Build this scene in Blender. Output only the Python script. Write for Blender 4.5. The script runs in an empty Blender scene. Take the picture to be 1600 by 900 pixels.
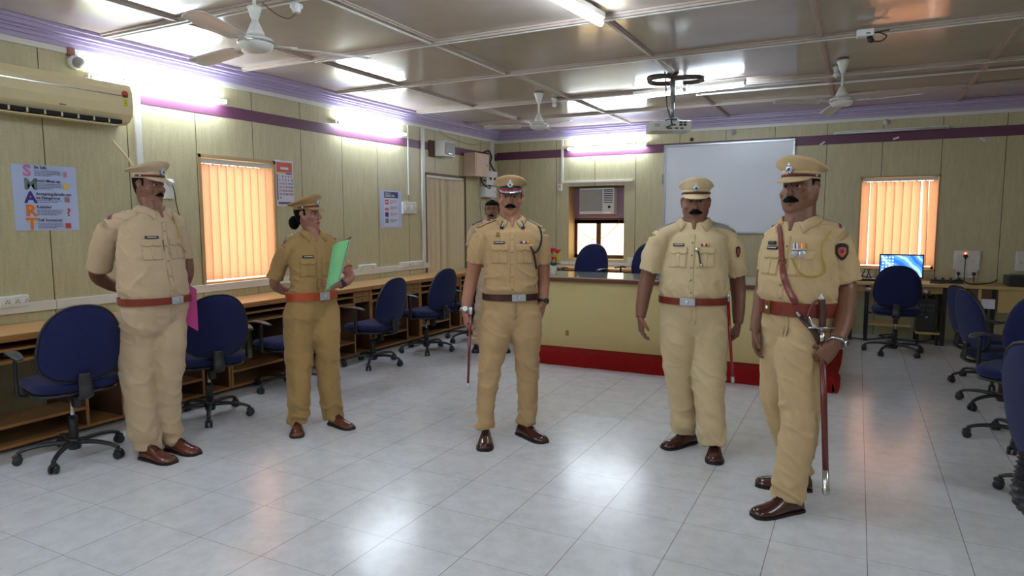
import bpy, bmesh, math, random
from mathutils import Vector, Matrix, noise
from mathutils.bvhtree import BVHTree
random.seed(7)
PI = math.pi
V = Vector
SC = bpy.context.scene
COL = SC.collection

# ------------------------------------------------------------ camera
FPX = 1050.0; CX, CY = 800.0, 450.0; CAMH = 1.5
YAW, PITCH, ROLL = math.radians(27.15), math.radians(5.75), math.radians(-0.15)
FW = V((-math.sin(YAW)*math.cos(PITCH), math.cos(YAW)*math.cos(PITCH), -math.sin(PITCH)))
_r = V((math.cos(YAW), math.sin(YAW), 0)); _u = _r.cross(FW)
RT = _r*math.cos(ROLL) + _u*math.sin(ROLL)
UP = -_r*math.sin(ROLL) + _u*math.cos(ROLL)
CAM = V((0, 0, CAMH))
cd = bpy.data.cameras.new('camera'); cam = bpy.data.objects.new('camera', cd); COL.objects.link(cam)
cd.sensor_width = 36; cd.sensor_fit = 'HORIZONTAL'; cd.lens = 36*FPX/1600; cd.clip_start = .05
cam.matrix_world = Matrix(((RT.x, UP.x, -FW.x, 0), (RT.y, UP.y, -FW.y, 0), (RT.z, UP.z, -FW.z, CAMH), (0, 0, 0, 1)))
SC.camera = cam
RH = V((RT.x, RT.y, 0)).normalized(); TH = -V((FW.x, FW.y, 0)).normalized()

def ray(u, v): return RT*((u-CX)/FPX) - UP*((v-CY)/FPX) + FW
def at(u, v, d): return CAM + ray(u, v)*d          # point seen at pixel (u,v), d metres in front of the camera
def onz(u, v, z=0.0):
    d = ray(u, v); return CAM + d*((z-CAM.z)/d.z)
def onx(u, v, x):
    d = ray(u, v); return CAM + d*((x-CAM.x)/d.x)
def ony(u, v, y):
    d = ray(u, v); return CAM + d*((y-CAM.y)/d.y)
def depth(p): return (V(p)-CAM).dot(FW)

# ------------------------------------------------------------ world, exposure
SC.view_settings.view_transform = 'Standard'
SC.view_settings.look = 'None'
SC.view_settings.exposure = 1.75
SC.view_settings.gamma = 1.0
SC.view_settings.use_curve_mapping = False
w = bpy.data.worlds.new('daylight'); SC.world = w; w.use_nodes = True
w.node_tree.nodes['Background'].inputs[0].default_value = (1.0, .86, .68, 1)
w.node_tree.nodes['Background'].inputs[1].default_value = 1.5
TUBE_POWER = 27.0      # emission of the fluorescent tubes
WINDOW_GLOW = 1.0

# ------------------------------------------------------------ helpers
def srgb(r, g, b):
    f = lambda c: (c/255/12.92) if c/255 <= .04045 else ((c/255+.055)/1.055)**2.4
    return (f(r), f(g), f(b), 1)

def mat(name, col, rough=.6, metal=0.0, vary=.08, vscale=6.0, bump=0.0, bscale=80.0, stretch=(1, 1, 1), coat=0.0, spec=.5, sheen=0.0):
    m = bpy.data.materials.new(name); m.use_nodes = True
    nt = m.node_tree; N = nt.nodes; L = nt.links; b = N['Principled BSDF']
    b.inputs['Roughness'].default_value = rough; b.inputs['Metallic'].default_value = metal
    b.inputs['Specular IOR Level'].default_value = spec
    if coat: b.inputs['Coat Weight'].default_value = coat; b.inputs['Coat Roughness'].default_value = .12
    if sheen: b.inputs['Sheen Weight'].default_value = sheen
    tc = N.new('ShaderNodeTexCoord'); mp = N.new('ShaderNodeMapping'); mp.inputs['Scale'].default_value = stretch
    L.new(tc.outputs['Object'], mp.inputs[0])
    nz = N.new('ShaderNodeTexNoise'); nz.inputs['Scale'].default_value = vscale; nz.inputs['Detail'].default_value = 5
    L.new(mp.outputs[0], nz.inputs[0])
    mx = N.new('ShaderNodeMix'); mx.data_type = 'RGBA'
    c = col
    mx.inputs[6].default_value = tuple(max(0, x*(1-vary)) for x in c[:3])+(1,)
    mx.inputs[7].default_value = tuple(min(1, x*(1+vary)) for x in c[:3])+(1,)
    L.new(nz.outputs[0], mx.inputs[0]); L.new(mx.outputs[2], b.inputs['Base Color'])
    if bump:
        n2 = N.new('ShaderNodeTexNoise'); n2.inputs['Scale'].default_value = bscale; n2.inputs['Detail'].default_value = 3
        L.new(mp.outputs[0], n2.inputs[0])
        bp = N.new('ShaderNodeBump'); bp.inputs['Strength'].default_value = bump; bp.inputs['Distance'].default_value = .01
        L.new(n2.outputs[0], bp.inputs['Height']); L.new(bp.outputs[0], b.inputs['Normal'])
    return m

def emit(name, col, power):
    m = bpy.data.materials.new(name); m.use_nodes = True; nt = m.node_tree
    b = nt.nodes['Principled BSDF']; b.inputs['Base Color'].default_value = col
    b.inputs['Emission Color'].default_value = col; b.inputs['Emission Strength'].default_value = power
    return m

def tag(o, label=None, cat=None, group=None, kind=None):
    if label: o['label'] = label
    if cat: o['category'] = cat
    if group: o['group'] = group
    if kind: o['kind'] = kind
    return o

def obj(name, bm, m, parent=None, smooth=False, loc=None):
    me = bm if isinstance(bm, bpy.types.Mesh) else bpy.data.meshes.new(name)
    if not isinstance(bm, bpy.types.Mesh):
        bmesh.ops.recalc_face_normals(bm, faces=bm.faces[:])
        bm.to_mesh(me); bm.free()
    me.name = name
    for mm in (m if isinstance(m, (list, tuple)) else [m]): me.materials.append(mm)
    if smooth: me.polygons.foreach_set('use_smooth', [True]*len(me.polygons))
    o = bpy.data.objects.new(name, me); COL.objects.link(o)
    if loc is not None: o.location = loc
    if parent: o.parent = parent
    return o

def empty(name, loc, rz=0.0, label=None, cat=None, group=None):
    o = bpy.data.objects.new(name, None); COL.objects.link(o); o.location = loc; o.rotation_euler = (0, 0, rz)
    o.empty_display_size = .1
    return tag(o, label, cat, group)

def dup(root, loc=None, rz=None, label=None, group=None):
    r = root.copy(); COL.objects.link(r)
    if loc is not None: r.location = loc
    if rz is not None: r.rotation_euler = (0, 0, rz)
    if label: r['label'] = label
    if group: r['group'] = group
    for ch in list(root.children):
        c = ch.copy(); COL.objects.link(c); c.parent = r
        for g in list(ch.children):
            d = g.copy(); COL.objects.link(d); d.parent = c
    return r

def box(bm, c, s, bev=0.0, rot=None):
    r = bmesh.ops.create_cube(bm, size=1.0)
    vs = r['verts']
    M = Matrix.Translation(V(c)) @ (rot.to_4x4() if rot else Matrix.Identity(4)) @ Matrix.Diagonal((s[0], s[1], s[2], 1))
    bmesh.ops.transform(bm, matrix=M, verts=vs)
    if bev:
        es = list({e for v in vs for e in v.link_edges})
        bmesh.ops.bevel(bm, geom=es, offset=bev, segments=2, affect='EDGES', profile=.5)

def box2(bm, a, b, bev=0.0):
    a, b = V(a), V(b); box(bm, (a+b)/2, (abs(b.x-a.x), abs(b.y-a.y), abs(b.z-a.z)), bev)

def loft(bm, rings, cap=True, closed=True):
    rv = [[bm.verts.new(p) for p in r] for r in rings]
    n = len(rv[0])
    for i in range(len(rv)-1):
        for j in range(n if closed else n-1):
            k = (j+1) % n
            bm.faces.new((rv[i][j], rv[i][k], rv[i+1][k], rv[i+1][j]))
    if cap:
        for r, rr in ((rv[0], rings[0]), (rv[-1], rings[-1])):
            c = V((0, 0, 0))
            for p in rr: c += V(p)
            cv = bm.verts.new(c/n)
            for j in range(n): bm.faces.new((r[j], r[(j+1) % n], cv))
    return rv

def catmull(pts, rs, sub=5):
    P, Q = [], []
    n = len(pts)
    for i in range(n-1):
        p0 = pts[max(i-1, 0)]; p1 = pts[i]; p2 = pts[i+1]; p3 = pts[min(i+2, n-1)]
        for s in range(sub):
            t = s/sub
            P.append(.5*((2*p1)+(p2-p0)*t+(2*p0-5*p1+4*p2-p3)*t*t+(3*p1-p0-3*p2+p3)*t**3))
            e = t*t*(3-2*t); Q.append(rs[i]*(1-e)+rs[i+1]*e)
    P.append(pts[-1]); Q.append(rs[-1])
    return P, Q

def tube(bm, pts, r, N=12, sub=0, flat=1.0, ref=None, cap=True):
    pts = [V(p) for p in pts]
    rs = list(r) if isinstance(r, (list, tuple)) else [r]*len(pts)
    if sub: pts, rs = catmull(pts, rs, sub)
    n = len(pts); rings = []; A = None
    for i in range(n):
        t = (pts[min(i+1, n-1)]-pts[max(i-1, 0)]).normalized()
        if A is None:
            A = V(ref) if ref is not None else (V((0, 0, 1)) if abs(t.z) < .9 else V((1, 0, 0)))
        A = (A-t*A.dot(t))
        if A.length < 1e-6: A = t.orthogonal()
        A.normalize(); B = t.cross(A)
        rings.append([pts[i]+A*(math.cos(2*PI*j/N)*rs[i]*flat)+B*(math.sin(2*PI*j/N)*rs[i]) for j in range(N)])
    loft(bm, rings, cap)

def cyl(bm, a, b, r, N=20): tube(bm, [a, b], r, N)

def lathe(bm, prof, c=(0, 0, 0), N=28, ax='z'):
    rings = []
    for (r, z) in prof:
        rings.append([V(c)+V((r*math.cos(2*PI*j/N), r*math.sin(2*PI*j/N), z)) if ax == 'z' else
                      V(c)+V((r*math.cos(2*PI*j/N), z, r*math.sin(2*PI*j/N))) if ax == 'y' else
                      V(c)+V((z, r*math.cos(2*PI*j/N), r*math.sin(2*PI*j/N))) for j in range(N)])
    loft(bm, rings)

def se(t, e):  # signed power
    return math.copysign(abs(t)**e, t)

def NB(): return bmesh.new()

def text_obj(name, s, size, m, parent, M, extrude=.0004, align='LEFT', xs=1.0, bold=0.0):
    c = bpy.data.curves.new('lettering', 'FONT'); c.body = s; c.size = size; c.extrude = extrude
    c.align_x = align; c.offset = bold; c.resolution_u = 2
    t = bpy.data.objects.new('tmp', c); COL.objects.link(t)
    me = bpy.data.meshes.new_from_object(t.evaluated_get(bpy.context.evaluated_depsgraph_get()))
    bpy.data.objects.remove(t); bpy.data.curves.remove(c)
    for v in me.vertices: v.co = M @ V((v.co.x*xs, v.co.y, v.co.z))
    return obj(name, me, m, parent)

# ------------------------------------------------------------ materials
def wall_mat(name, axis, off):
    m = bpy.data.materials.new(name); m.use_nodes = True; nt = m.node_tree; N = nt.nodes; L = nt.links
    b = N['Principled BSDF']; b.inputs['Roughness'].default_value = .42
    geo = N.new('ShaderNodeNewGeometry'); sep = N.new('ShaderNodeSeparateXYZ'); L.new(geo.outputs['Position'], sep.inputs[0])
    mp = N.new('ShaderNodeMapping'); mp.inputs['Scale'].default_value = (22, 22, 3.0); L.new(geo.outputs['Position'], mp.inputs[0])
    nz = N.new('ShaderNodeTexNoise'); nz.inputs['Scale'].default_value = 1.6; nz.inputs['Detail'].default_value = 7; nz.inputs['Roughness'].default_value = .62
    L.new(mp.outputs[0], nz.inputs[0])
    n3 = N.new('ShaderNodeTexNoise'); n3.inputs['Scale'].default_value = 60; L.new(geo.outputs['Position'], n3.inputs[0])
    rp = N.new('ShaderNodeValToRGB'); L.new(nz.outputs[0], rp.inputs[0])
    rp.color_ramp.elements[0].position = .3; rp.color_ramp.elements[0].color = srgb(190, 180, 140)
    rp.color_ramp.elements[1].position = .75; rp.color_ramp.elements[1].color = srgb(208, 199, 162)
    sp = N.new('ShaderNodeMix'); sp.data_type = 'RGBA'; sp.blend_type = 'MULTIPLY'; sp.inputs[0].default_value = .25
    L.new(rp.outputs[0], sp.inputs[6]); L.new(n3.outputs[0], sp.inputs[7])
    ad = N.new('ShaderNodeMath'); ad.operation = 'SUBTRACT'; ad.inputs[1].default_value = off-100*.6455
    L.new(sep.outputs[axis], ad.inputs[0])
    dv = N.new('ShaderNodeMath'); dv.operation = 'DIVIDE'; dv.inputs[1].default_value = .6455; L.new(ad.outputs[0], dv.inputs[0])
    fr = N.new('ShaderNodeMath'); fr.operation = 'FRACT'; L.new(dv.outputs[0], fr.inputs[0])
    lt = N.new('ShaderNodeMath'); lt.operation = 'LESS_THAN'; lt.inputs[1].default_value = .011; L.new(fr.outputs[0], lt.inputs[0])
    mx = N.new('ShaderNodeMix'); mx.data_type = 'RGBA'; L.new(lt.outputs[0], mx.inputs[0])
    L.new(sp.outputs[2], mx.inputs[6]); mx.inputs[7].default_value = srgb(50, 38, 34)
    L.new(mx.outputs[2], b.inputs['Base Color'])
    return m

def floor_mat():
    m = bpy.data.materials.new('glazed_floor_tiles'); m.use_nodes = True; nt = m.node_tree; N = nt.nodes; L = nt.links
    b = N['Principled BSDF']; b.inputs['Specular IOR Level'].default_value = .55
    geo = N.new('ShaderNodeNewGeometry'); sep = N.new('ShaderNodeSeparateXYZ'); L.new(geo.outputs['Position'], sep.inputs[0])
    lines = []; cells = []
    for ax, off, pitch in ((0, -1.922, .4045), (1, 2.449, .397)):
        a = N.new('ShaderNodeMath'); a.operation = 'SUBTRACT'; a.inputs[1].default_value = off-60*pitch-.0015; L.new(sep.outputs[ax], a.inputs[0])
        d = N.new('ShaderNodeMath'); d.operation = 'DIVIDE'; d.inputs[1].default_value = pitch; L.new(a.outputs[0], d.inputs[0])
        f = N.new('ShaderNodeMath'); f.operation = 'FRACT'; L.new(d.outputs[0], f.inputs[0])
        l = N.new('ShaderNodeMath'); l.operation = 'LESS_THAN'; l.inputs[1].default_value = .0075 if ax == 0 else .006; L.new(f.outputs[0], l.inputs[0])
        fl = N.new('ShaderNodeMath'); fl.operation = 'FLOOR'; L.new(d.outputs[0], fl.inputs[0])
        lines.append(l); cells.append(fl)
    cb = N.new('ShaderNodeCombineXYZ'); L.new(cells[0].outputs[0], cb.inputs[0]); L.new(cells[1].outputs[0], cb.inputs[1])
    wn = N.new('ShaderNodeTexWhiteNoise'); wn.noise_dimensions = '3D'; L.new(cb.outputs[0], wn.inputs[0])
    nz = N.new('ShaderNodeTexNoise'); nz.inputs['Scale'].default_value = 9; nz.inputs['Detail'].default_value = 9; nz.inputs['Roughness'].default_value = .7
    L.new(geo.outputs['Position'], nz.inputs[0])
    rp = N.new('ShaderNodeValToRGB'); L.new(nz.outputs[0], rp.inputs[0])
    rp.color_ramp.elements[0].position = .32; rp.color_ramp.elements[0].color = srgb(198, 199, 202)
    rp.color_ramp.elements[1].position = .6; rp.color_ramp.elements[1].color = srgb(214, 215, 218)
    mt = N.new('ShaderNodeMix'); mt.data_type = 'RGBA'; mt.blend_type = 'MULTIPLY'; mt.inputs[0].default_value = .03
    L.new(rp.outputs[0], mt.inputs[6]); L.new(wn.outputs['Value'], mt.inputs[7])
    m1 = N.new('ShaderNodeMix'); m1.data_type = 'RGBA'; L.new(lines[1].outputs[0], m1.inputs[0]); L.new(mt.outputs[2], m1.inputs[6]); m1.inputs[7].default_value = srgb(138, 137, 140)
    m2 = N.new('ShaderNodeMix'); m2.data_type = 'RGBA'; L.new(lines[0].outputs[0], m2.inputs[0]); L.new(m1.outputs[2], m2.inputs[6]); m2.inputs[7].default_value = srgb(118, 106, 106)
    L.new(m2.outputs[2], b.inputs['Base Color'])
    b.inputs['Roughness'].default_value = .20
    bp = N.new('ShaderNodeBump'); bp.inputs['Strength'].default_value = .06; bp.inputs['Distance'].default_value = .01
    n2 = N.new('ShaderNodeTexNoise'); n2.inputs['Scale'].default_value = 3; L.new(geo.outputs['Position'], n2.inputs[0])
    L.new(n2.outputs[0], bp.inputs['Height']); L.new(bp.outputs[0], b.inputs['Normal'])
    return m

def ceil_mat():
    m = bpy.data.materials.new('glossy_ceiling_laminate'); m.use_nodes = True; nt = m.node_tree; N = nt.nodes; L = nt.links
    b = N['Principled BSDF']; b.inputs['Roughness'].default_value = .13; b.inputs['Specular IOR Level'].default_value = .75
    geo = N.new('ShaderNodeNewGeometry')
    nz = N.new('ShaderNodeTexNoise'); nz.inputs['Scale'].default_value = 1.1; nz.inputs['Detail'].default_value = 8
    L.new(geo.outputs['Position'], nz.inputs[0])
    rp = N.new('ShaderNodeValToRGB'); L.new(nz.outputs[0], rp.inputs[0])
    rp.color_ramp.elements[0].position = .3; rp.color_ramp.elements[0].color = srgb(168, 154, 144)
    rp.color_ramp.elements[1].position = .7; rp.color_ramp.elements[1].color = srgb(190, 175, 164)
    L.new(rp.outputs[0], b.inputs['Base Color'])
    n2 = N.new('ShaderNodeTexNoise'); n2.inputs['Scale'].default_value = 7; n2.inputs['Detail'].default_value = 4; L.new(geo.outputs['Position'], n2.inputs[0])
    bp = N.new('ShaderNodeBump'); bp.inputs['Strength'].default_value = .12; bp.inputs['Distance'].default_value = .01
    L.new(n2.outputs[0], bp.inputs['Height']); L.new(bp.outputs[0], b.inputs['Normal'])
    return m

def blind_mat(name, c, trans):
    m = bpy.data.materials.new(name); m.use_nodes = True; nt = m.node_tree; N = nt.nodes; L = nt.links
    b = N['Principled BSDF']; b.inputs['Base Color'].default_value = c; b.inputs['Roughness'].default_value = .8
    t = N.new('ShaderNodeBsdfTranslucent'); t.inputs[0].default_value = c
    nz = N.new('ShaderNodeTexNoise'); nz.inputs['Scale'].default_value = 90; bp = N.new('ShaderNodeBump'); bp.inputs['Strength'].default_value = .1
    L.new(nz.outputs[0], bp.inputs['Height']); L.new(bp.outputs[0], b.inputs['Normal'])
    mx = N.new('ShaderNodeMixShader'); mx.inputs[0].default_value = trans
    L.new(b.outputs[0], mx.inputs[1]); L.new(t.outputs[0], mx.inputs[2]); L.new(mx.outputs[0], N['Material Output'].inputs[0])
    return m

M = {}
M['floor'] = floor_mat(); M['ceil'] = ceil_mat()
M['wallL'] = wall_mat('wall_laminate_side', 1, 2.895)
M['wallB'] = wall_mat('wall_laminate_back', 0, -4.931)
M['purple'] = mat('purple_band', srgb(98, 50, 78), .45, vary=.12, vscale=20)
M['lilac'] = mat('lilac_cornice_paint', srgb(172, 158, 188), .38, vary=.06)
M['batten'] = mat('ceiling_batten_paint', srgb(176, 160, 148), .45, vary=.12, vscale=12)
M['white_pl'] = mat('white_plastic', srgb(222, 222, 222), .35, vary=.03)
M['offwhite'] = mat('offwhite_enamel', srgb(214, 212, 205), .35, vary=.05)
M['ivory'] = mat('aged_ivory_plastic', srgb(214, 198, 156), .35, vary=.04)
M['grey_pl'] = mat('grey_plastic', srgb(150, 148, 146), .5)
M['black_pl'] = mat('black_plastic', srgb(34, 34, 38), .38, vary=.1)
M['dark'] = mat('dark_gap', srgb(22, 18, 18), .8)
M['chrome'] = mat('chrome', srgb(205, 205, 208), .18, 1.0, vary=.02)
M['alu'] = mat('brushed_aluminium', srgb(160, 162, 168), .35, .9, vary=.05)
M['blue_fab'] = mat('navy_chair_fabric', srgb(31, 36, 78), .95, vary=.25, vscale=60, bump=.35, bscale=500, spec=.2, sheen=.08)
M['wood'] = mat('orange_desk_wood', srgb(196, 152, 98), .36, vary=.16, vscale=5, stretch=(14, 1.2, 3))
M['wood_lip'] = mat('desk_edge_wood', srgb(164, 116, 64), .42, vary=.18, vscale=8, stretch=(6, 1.5, 6))
M['darkwood'] = mat('dark_brown_laminate', srgb(96, 64, 46), .5, vary=.15, vscale=6, stretch=(2, 2, 10))
M['midwood'] = mat('desk_shelf_laminate', srgb(150, 112, 70), .5, vary=.14, vscale=6, stretch=(10, 2, 2))
M['counter'] = mat('counter_laminate', srgb(206, 190, 134), .42, vary=.06, vscale=3, stretch=(1, 1, 4))
M['counter_top'] = mat('counter_glossy_top', srgb(180, 180, 156), .07, vary=.04, coat=.6)
M['counter_lip'] = mat('counter_brown_edge', srgb(106, 62, 46), .35, vary=.1)
M['red'] = mat('red_carpet', srgb(140, 22, 22), .95, vary=.2, vscale=30, bump=.5, bscale=300, spec=.15)
M['red2'] = mat('red_carpet_side', srgb(160, 36, 26), .95, vary=.15, vscale=30, bump=.5, bscale=300, spec=.15)
M['wb'] = mat('whiteboard_surface', srgb(224, 229, 240), .3, vary=.015)
M['blind'] = blind_mat('peach_blind_fabric', srgb(250, 224, 200), .62)
M['blind2'] = blind_mat('beige_blind_fabric', srgb(220, 204, 168), .12)
M['glow'] = emit('bright_window_daylight', (1.0, .87, .76, 1), WINDOW_GLOW*.85)
M['glow2'] = emit('frosted_window_daylight', (1.0, .76, .40, 1), WINDOW_GLOW*.9)
M['brown_fr'] = mat('brown_window_frame', srgb(88, 46, 30), .45)
M['tube'] = emit('fluorescent_tube', (.74, .87, 1.0, 1), TUBE_POWER)
M['tube_off'] = mat('unlit_tube_glass', srgb(206, 212, 214), .2)
M['ply'] = mat('plywood_lining', srgb(178, 150, 106), .5, vary=.1, stretch=(12, 12, 1))
M['lilac_ply'] = mat('mauve_board', srgb(166, 132, 158), .5)
M['black_metal'] = mat('black_steel', srgb(30, 30, 32), .4, .4)
M['paper'] = mat('poster_paper', srgb(178, 192, 226), .55, vary=.04, vscale=3)
M['paper_w'] = mat('white_paper', srgb(216, 214, 226), .6, vary=.03)

# ------------------------------------------------------------ room shell
XW, YB, XR, YF, ZC = -5.35, 9.9, 2.75, -2.2, 2.93
def struct(name, bm, m, parent=None):
    o = obj(name, bm, m, parent)
    if not parent: o['kind'] = 'structure'
    return o
b = NB(); box2(b, (XW-.3, YF-.2, -.1), (XR+.2, YB+.5, 0)); struct('floor', b, M['floor'])
b = NB(); box2(b, (XW-.3, YF-.2, ZC), (XR+.2, YB+.5, ZC+.1)); struct('ceiling', b, M['ceil'])

def wall(name, m, axis, plane, out, lo, hi, holes):
    # holes: (a0,a1,z0,z1) along the wall
    bm = NB()
    cuts = sorted({lo, hi, *[h[0] for h in holes], *[h[1] for h in holes]})
    for a0, a1 in zip(cuts, cuts[1:]):
        zs = [(0, ZC)]
        for h in holes:
            if h[0] <= a0+1e-6 and h[1] >= a1-1e-6: zs = [(0, h[2]), (h[3], ZC)]
        for z0, z1 in zs:
            if axis == 'y': box2(bm, (plane, a0, z0), (plane+out, a1, z1))
            else: box2(bm, (a0, plane, z0), (a1, plane+out, z1))
    return struct(name, bm, m)
W1 = (onx(315, 300, XW).y, onx(427, 300, XW).y, .895, 2.08)     # window on the left wall
W2 = (onx(665, 300, XW).y, onx(724, 300, XW).y, .60, 2.145)
W3 = (.02, .872, .865, 2.035)                                    # right window of the back wall
W4 = (-4.08, -3.165, .895, 2.025)                                # recess with the air conditioner
wall('wall_left', M['wallL'], 'y', XW, -.16, YF, YB+.2, [W1, W2])
wall('wall_back', M['wallB'], 'x', YB, .42, XW-.16, XR+.2, [W3, W4])
wall('wall_right', M['wallL'], 'y', XR, .16, YF, YB, [])
wall('wall_front', M['wallB'], 'x', YF, -.16, XW-.16, XR+.16, [])

tn = [0]
def trim(bm, m):
    tn[0] += 1; return struct('trim_%d' % tn[0], bm, m)
def kind_struct(o): o['kind'] = 'structure'; return o

# purple bands
for a, bb in (((XW, YF, 2.472), (XW+.004, YB, 2.580)), ((XW, YB-.004, 2.482), (XR, YB, 2.606)), ((XR-.004, YF, 2.48), (XR, YB, 2.59))):
    b = NB(); box2(b, a, bb); trim(b, M['purple'])
# white casing strip under the cornice
for a, bb in (((XW, YF, 2.752), (XW+.022, YB, 2.796)), ((XW, YB-.022, 2.752), (XR, YB, 2.796))):
    b = NB(); box2(b, a, bb, .003); trim(b, M['offwhite'])
# stepped lilac cornice
def cornice(side):
    bm = NB()
    steps = [(.0, 2.796, .030, .034), (.0, 2.83, .048, .028), (.0, 2.858, .075, .016), (.0, 2.874, .110, .030), (0, 2.904, .135, .026)]
    for _, z, dpt, h in steps:
        if side == 'l': box2(bm, (XW, YF, z), (XW+dpt, YB, z+h), .003)
        elif side == 'b': box2(bm, (XW, YB-dpt, z), (XR, YB, z+h), .003)
        else: box2(bm, (XR-dpt, YF, z), (XR, YB, z+h), .003)
    trim(bm, M['lilac'])
for s in 'lbr': cornice(s)
# ceiling battens (depth lines and cross lines)
for x in (-4.36, -3.06, -1.66, -.32, 1.0, 2.3):
    b = NB(); box2(b, (x-.028, YF, ZC-.012), (x+.028, YB-.13, ZC), .002); box2(b, (x-.012, YF, ZC-.022), (x+.016, YB-.13, ZC-.011), .002); trim(b, M['batten'])
for y in (-.6, .7, 2.0, 3.31, 4.64, 5.92, 7.45, 8.7):
    b = NB(); box2(b, (XW+.13, y-.026, ZC-.014), (XR-.13, y+.026, ZC), .002); box2(b, (XW+.13, y-.010, ZC-.030), (XR-.13, y+.014, ZC-.013), .002); trim(b, M['batten'])
# wiring casings on the ceiling and walls
def conduit(pts, r, m='offwhite', label='white wiring casing', flat=1):
    bm = NB(); tube(bm, pts, r, 8, flat=flat); return trim(bm, M[m])
def casing(a, bb, m='offwhite'):
    bm = NB(); box2(bm, a, bb, .003); return trim(bm, M[m])
casing((-4.36, 4.665, ZC-.034), (XR-.2, 4.685, ZC-.012)); casing((-4.9, 5.95, ZC-.036), (2.4, 5.97, ZC-.012)); casing((-5.2, 7.48, ZC-.034), (2.4, 7.50, ZC-.012))
casing((-4.41, 3.34, ZC-.034), (-3.1, 3.36, ZC-.012)); casing((-3.11, 3.4, ZC-.03), (-3.09, 5.9, ZC-.01)); casing((-5.2, 3.34, ZC-.034), (-4.41, 3.36, ZC-.012))
casing((-1.7, 7.9, ZC-.03), (2.4, 7.92, ZC-.012))
yv = onx(214, 200, XW).y
casing((XW, yv-.027, .84), (XW+.024, yv+.027, 2.755))            # casing beside the wall air conditioner
casing((XW, 2.9, .845), (XW+.022, 7.86, .915)); casing((XW, YF+.5, .845), (XW+.022, 2.895, .915))
yq = onx(637, 250, XW).y
casing((XW, yq-.010, 1.84), (XW+.014, yq+.010, 2.755))
yp = onx(660, 300, XW).y
casing((XW, yp-.03, .845), (XW+.03, yp+.03, 2.755))
xq = ony(879, 250, YB).x
casing((xq-.018, YB-.018, 2.08), (xq+.018, YB, 2.755)); casing((xq, YB-.02, 2.075), (ony(990, 283, YB).x, YB, 2.11))
casing((-4.2, YB-.02, .80), (-2.5, YB, .85)); casing((-.6, YB-.02, .76), (0.2, YB, .80))

# windows
def window(n, parts, m=None):
    bm = NB(); parts(bm); return kind_struct(obj('window_%d' % n, bm, m or M['offwhite']))
def fr(bm, axis, plane, h, t, d0, d1):
    a0, a1, z0, z1 = h
    for (p, q, r, s) in ((a0, a1, z0, z0+t), (a0, a1, z1-t, z1), (a0, a0+t, z0, z1), (a1-t, a1, z0, z1)):
        if axis == 'y': box2(bm, (plane+d0, p, r), (plane+d1, q, s))
        else: box2(bm, (p, plane+d0, r), (q, plane+d1, s))
o = window(1, lambda bm: (fr(bm, 'y', XW, W1, .03, -.14, -.09), fr(bm, 'y', XW, (W1[0]-.03, W1[1]+.03, W1[2]-.03, W1[3]+.03), .03, 0, .012)), M['ply'])
b = NB(); box2(b, (XW-.13, W1[0], W1[2]), (XW-.125, W1[1], W1[3])); obj('pane', b, M['glow'], o)
o = window(2, lambda bm: (fr(bm, 'y', XW, W2, .03, -.14, -.09), fr(bm, 'y', XW, (W2[0]-.02, W2[1]+.06, W2[2], W2[3]+.02), .03, 0, .012), box2(bm, (XW-.14, W2[0], W2[2]), (XW-.13, W2[1], W2[3]))), M['darkwood'])
o = window(3, lambda bm: (fr(bm, 'x', YB, W3, .03, .10, .15), fr(bm, 'x', YB, (W3[0]-.015, W3[1]+.015, W3[2]-.015, W3[3]+.015), .018, -.01, 0)), M['ply'])
b = NB(); box2(b, (W3[0], YB+.135, W3[2]), (W3[1], YB+.14, W3[3])); obj('pane', b, M['glow'], o)
YW4 = YB+.26
x0, x1, z0, z1 = W4
def win4(bm):
    h = (x0, x1, z0, 1.50)
    fr(bm, 'x', YW4, h, .055, 0, .05); xm = ony(935, 370, YW4).x
    box2(bm, (xm-.035, YW4, z0), (xm+.035, YW4+.05, 1.5)); box2(bm, (x0, YW4, 1.46), (x1, YW4+.05, 1.53))
o = window(4, win4, M['brown_fr'])
b = NB(); box2(b, (x0, YW4+.03, z0), (x1, YW4+.035, 1.5)); obj('pane', b, M['glow2'], o)
b = NB(); box2(b, (x0, YW4, 1.53), (x1, YW4+.02, z1)); kind_struct(obj('upper_board', b, M['lilac_ply'], o))
b = NB(); box2(b, (x0-.001, YB+.002, z0-.01), (x0+.012, YW4+.02, z1)); trim(b, M['ply'])

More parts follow.
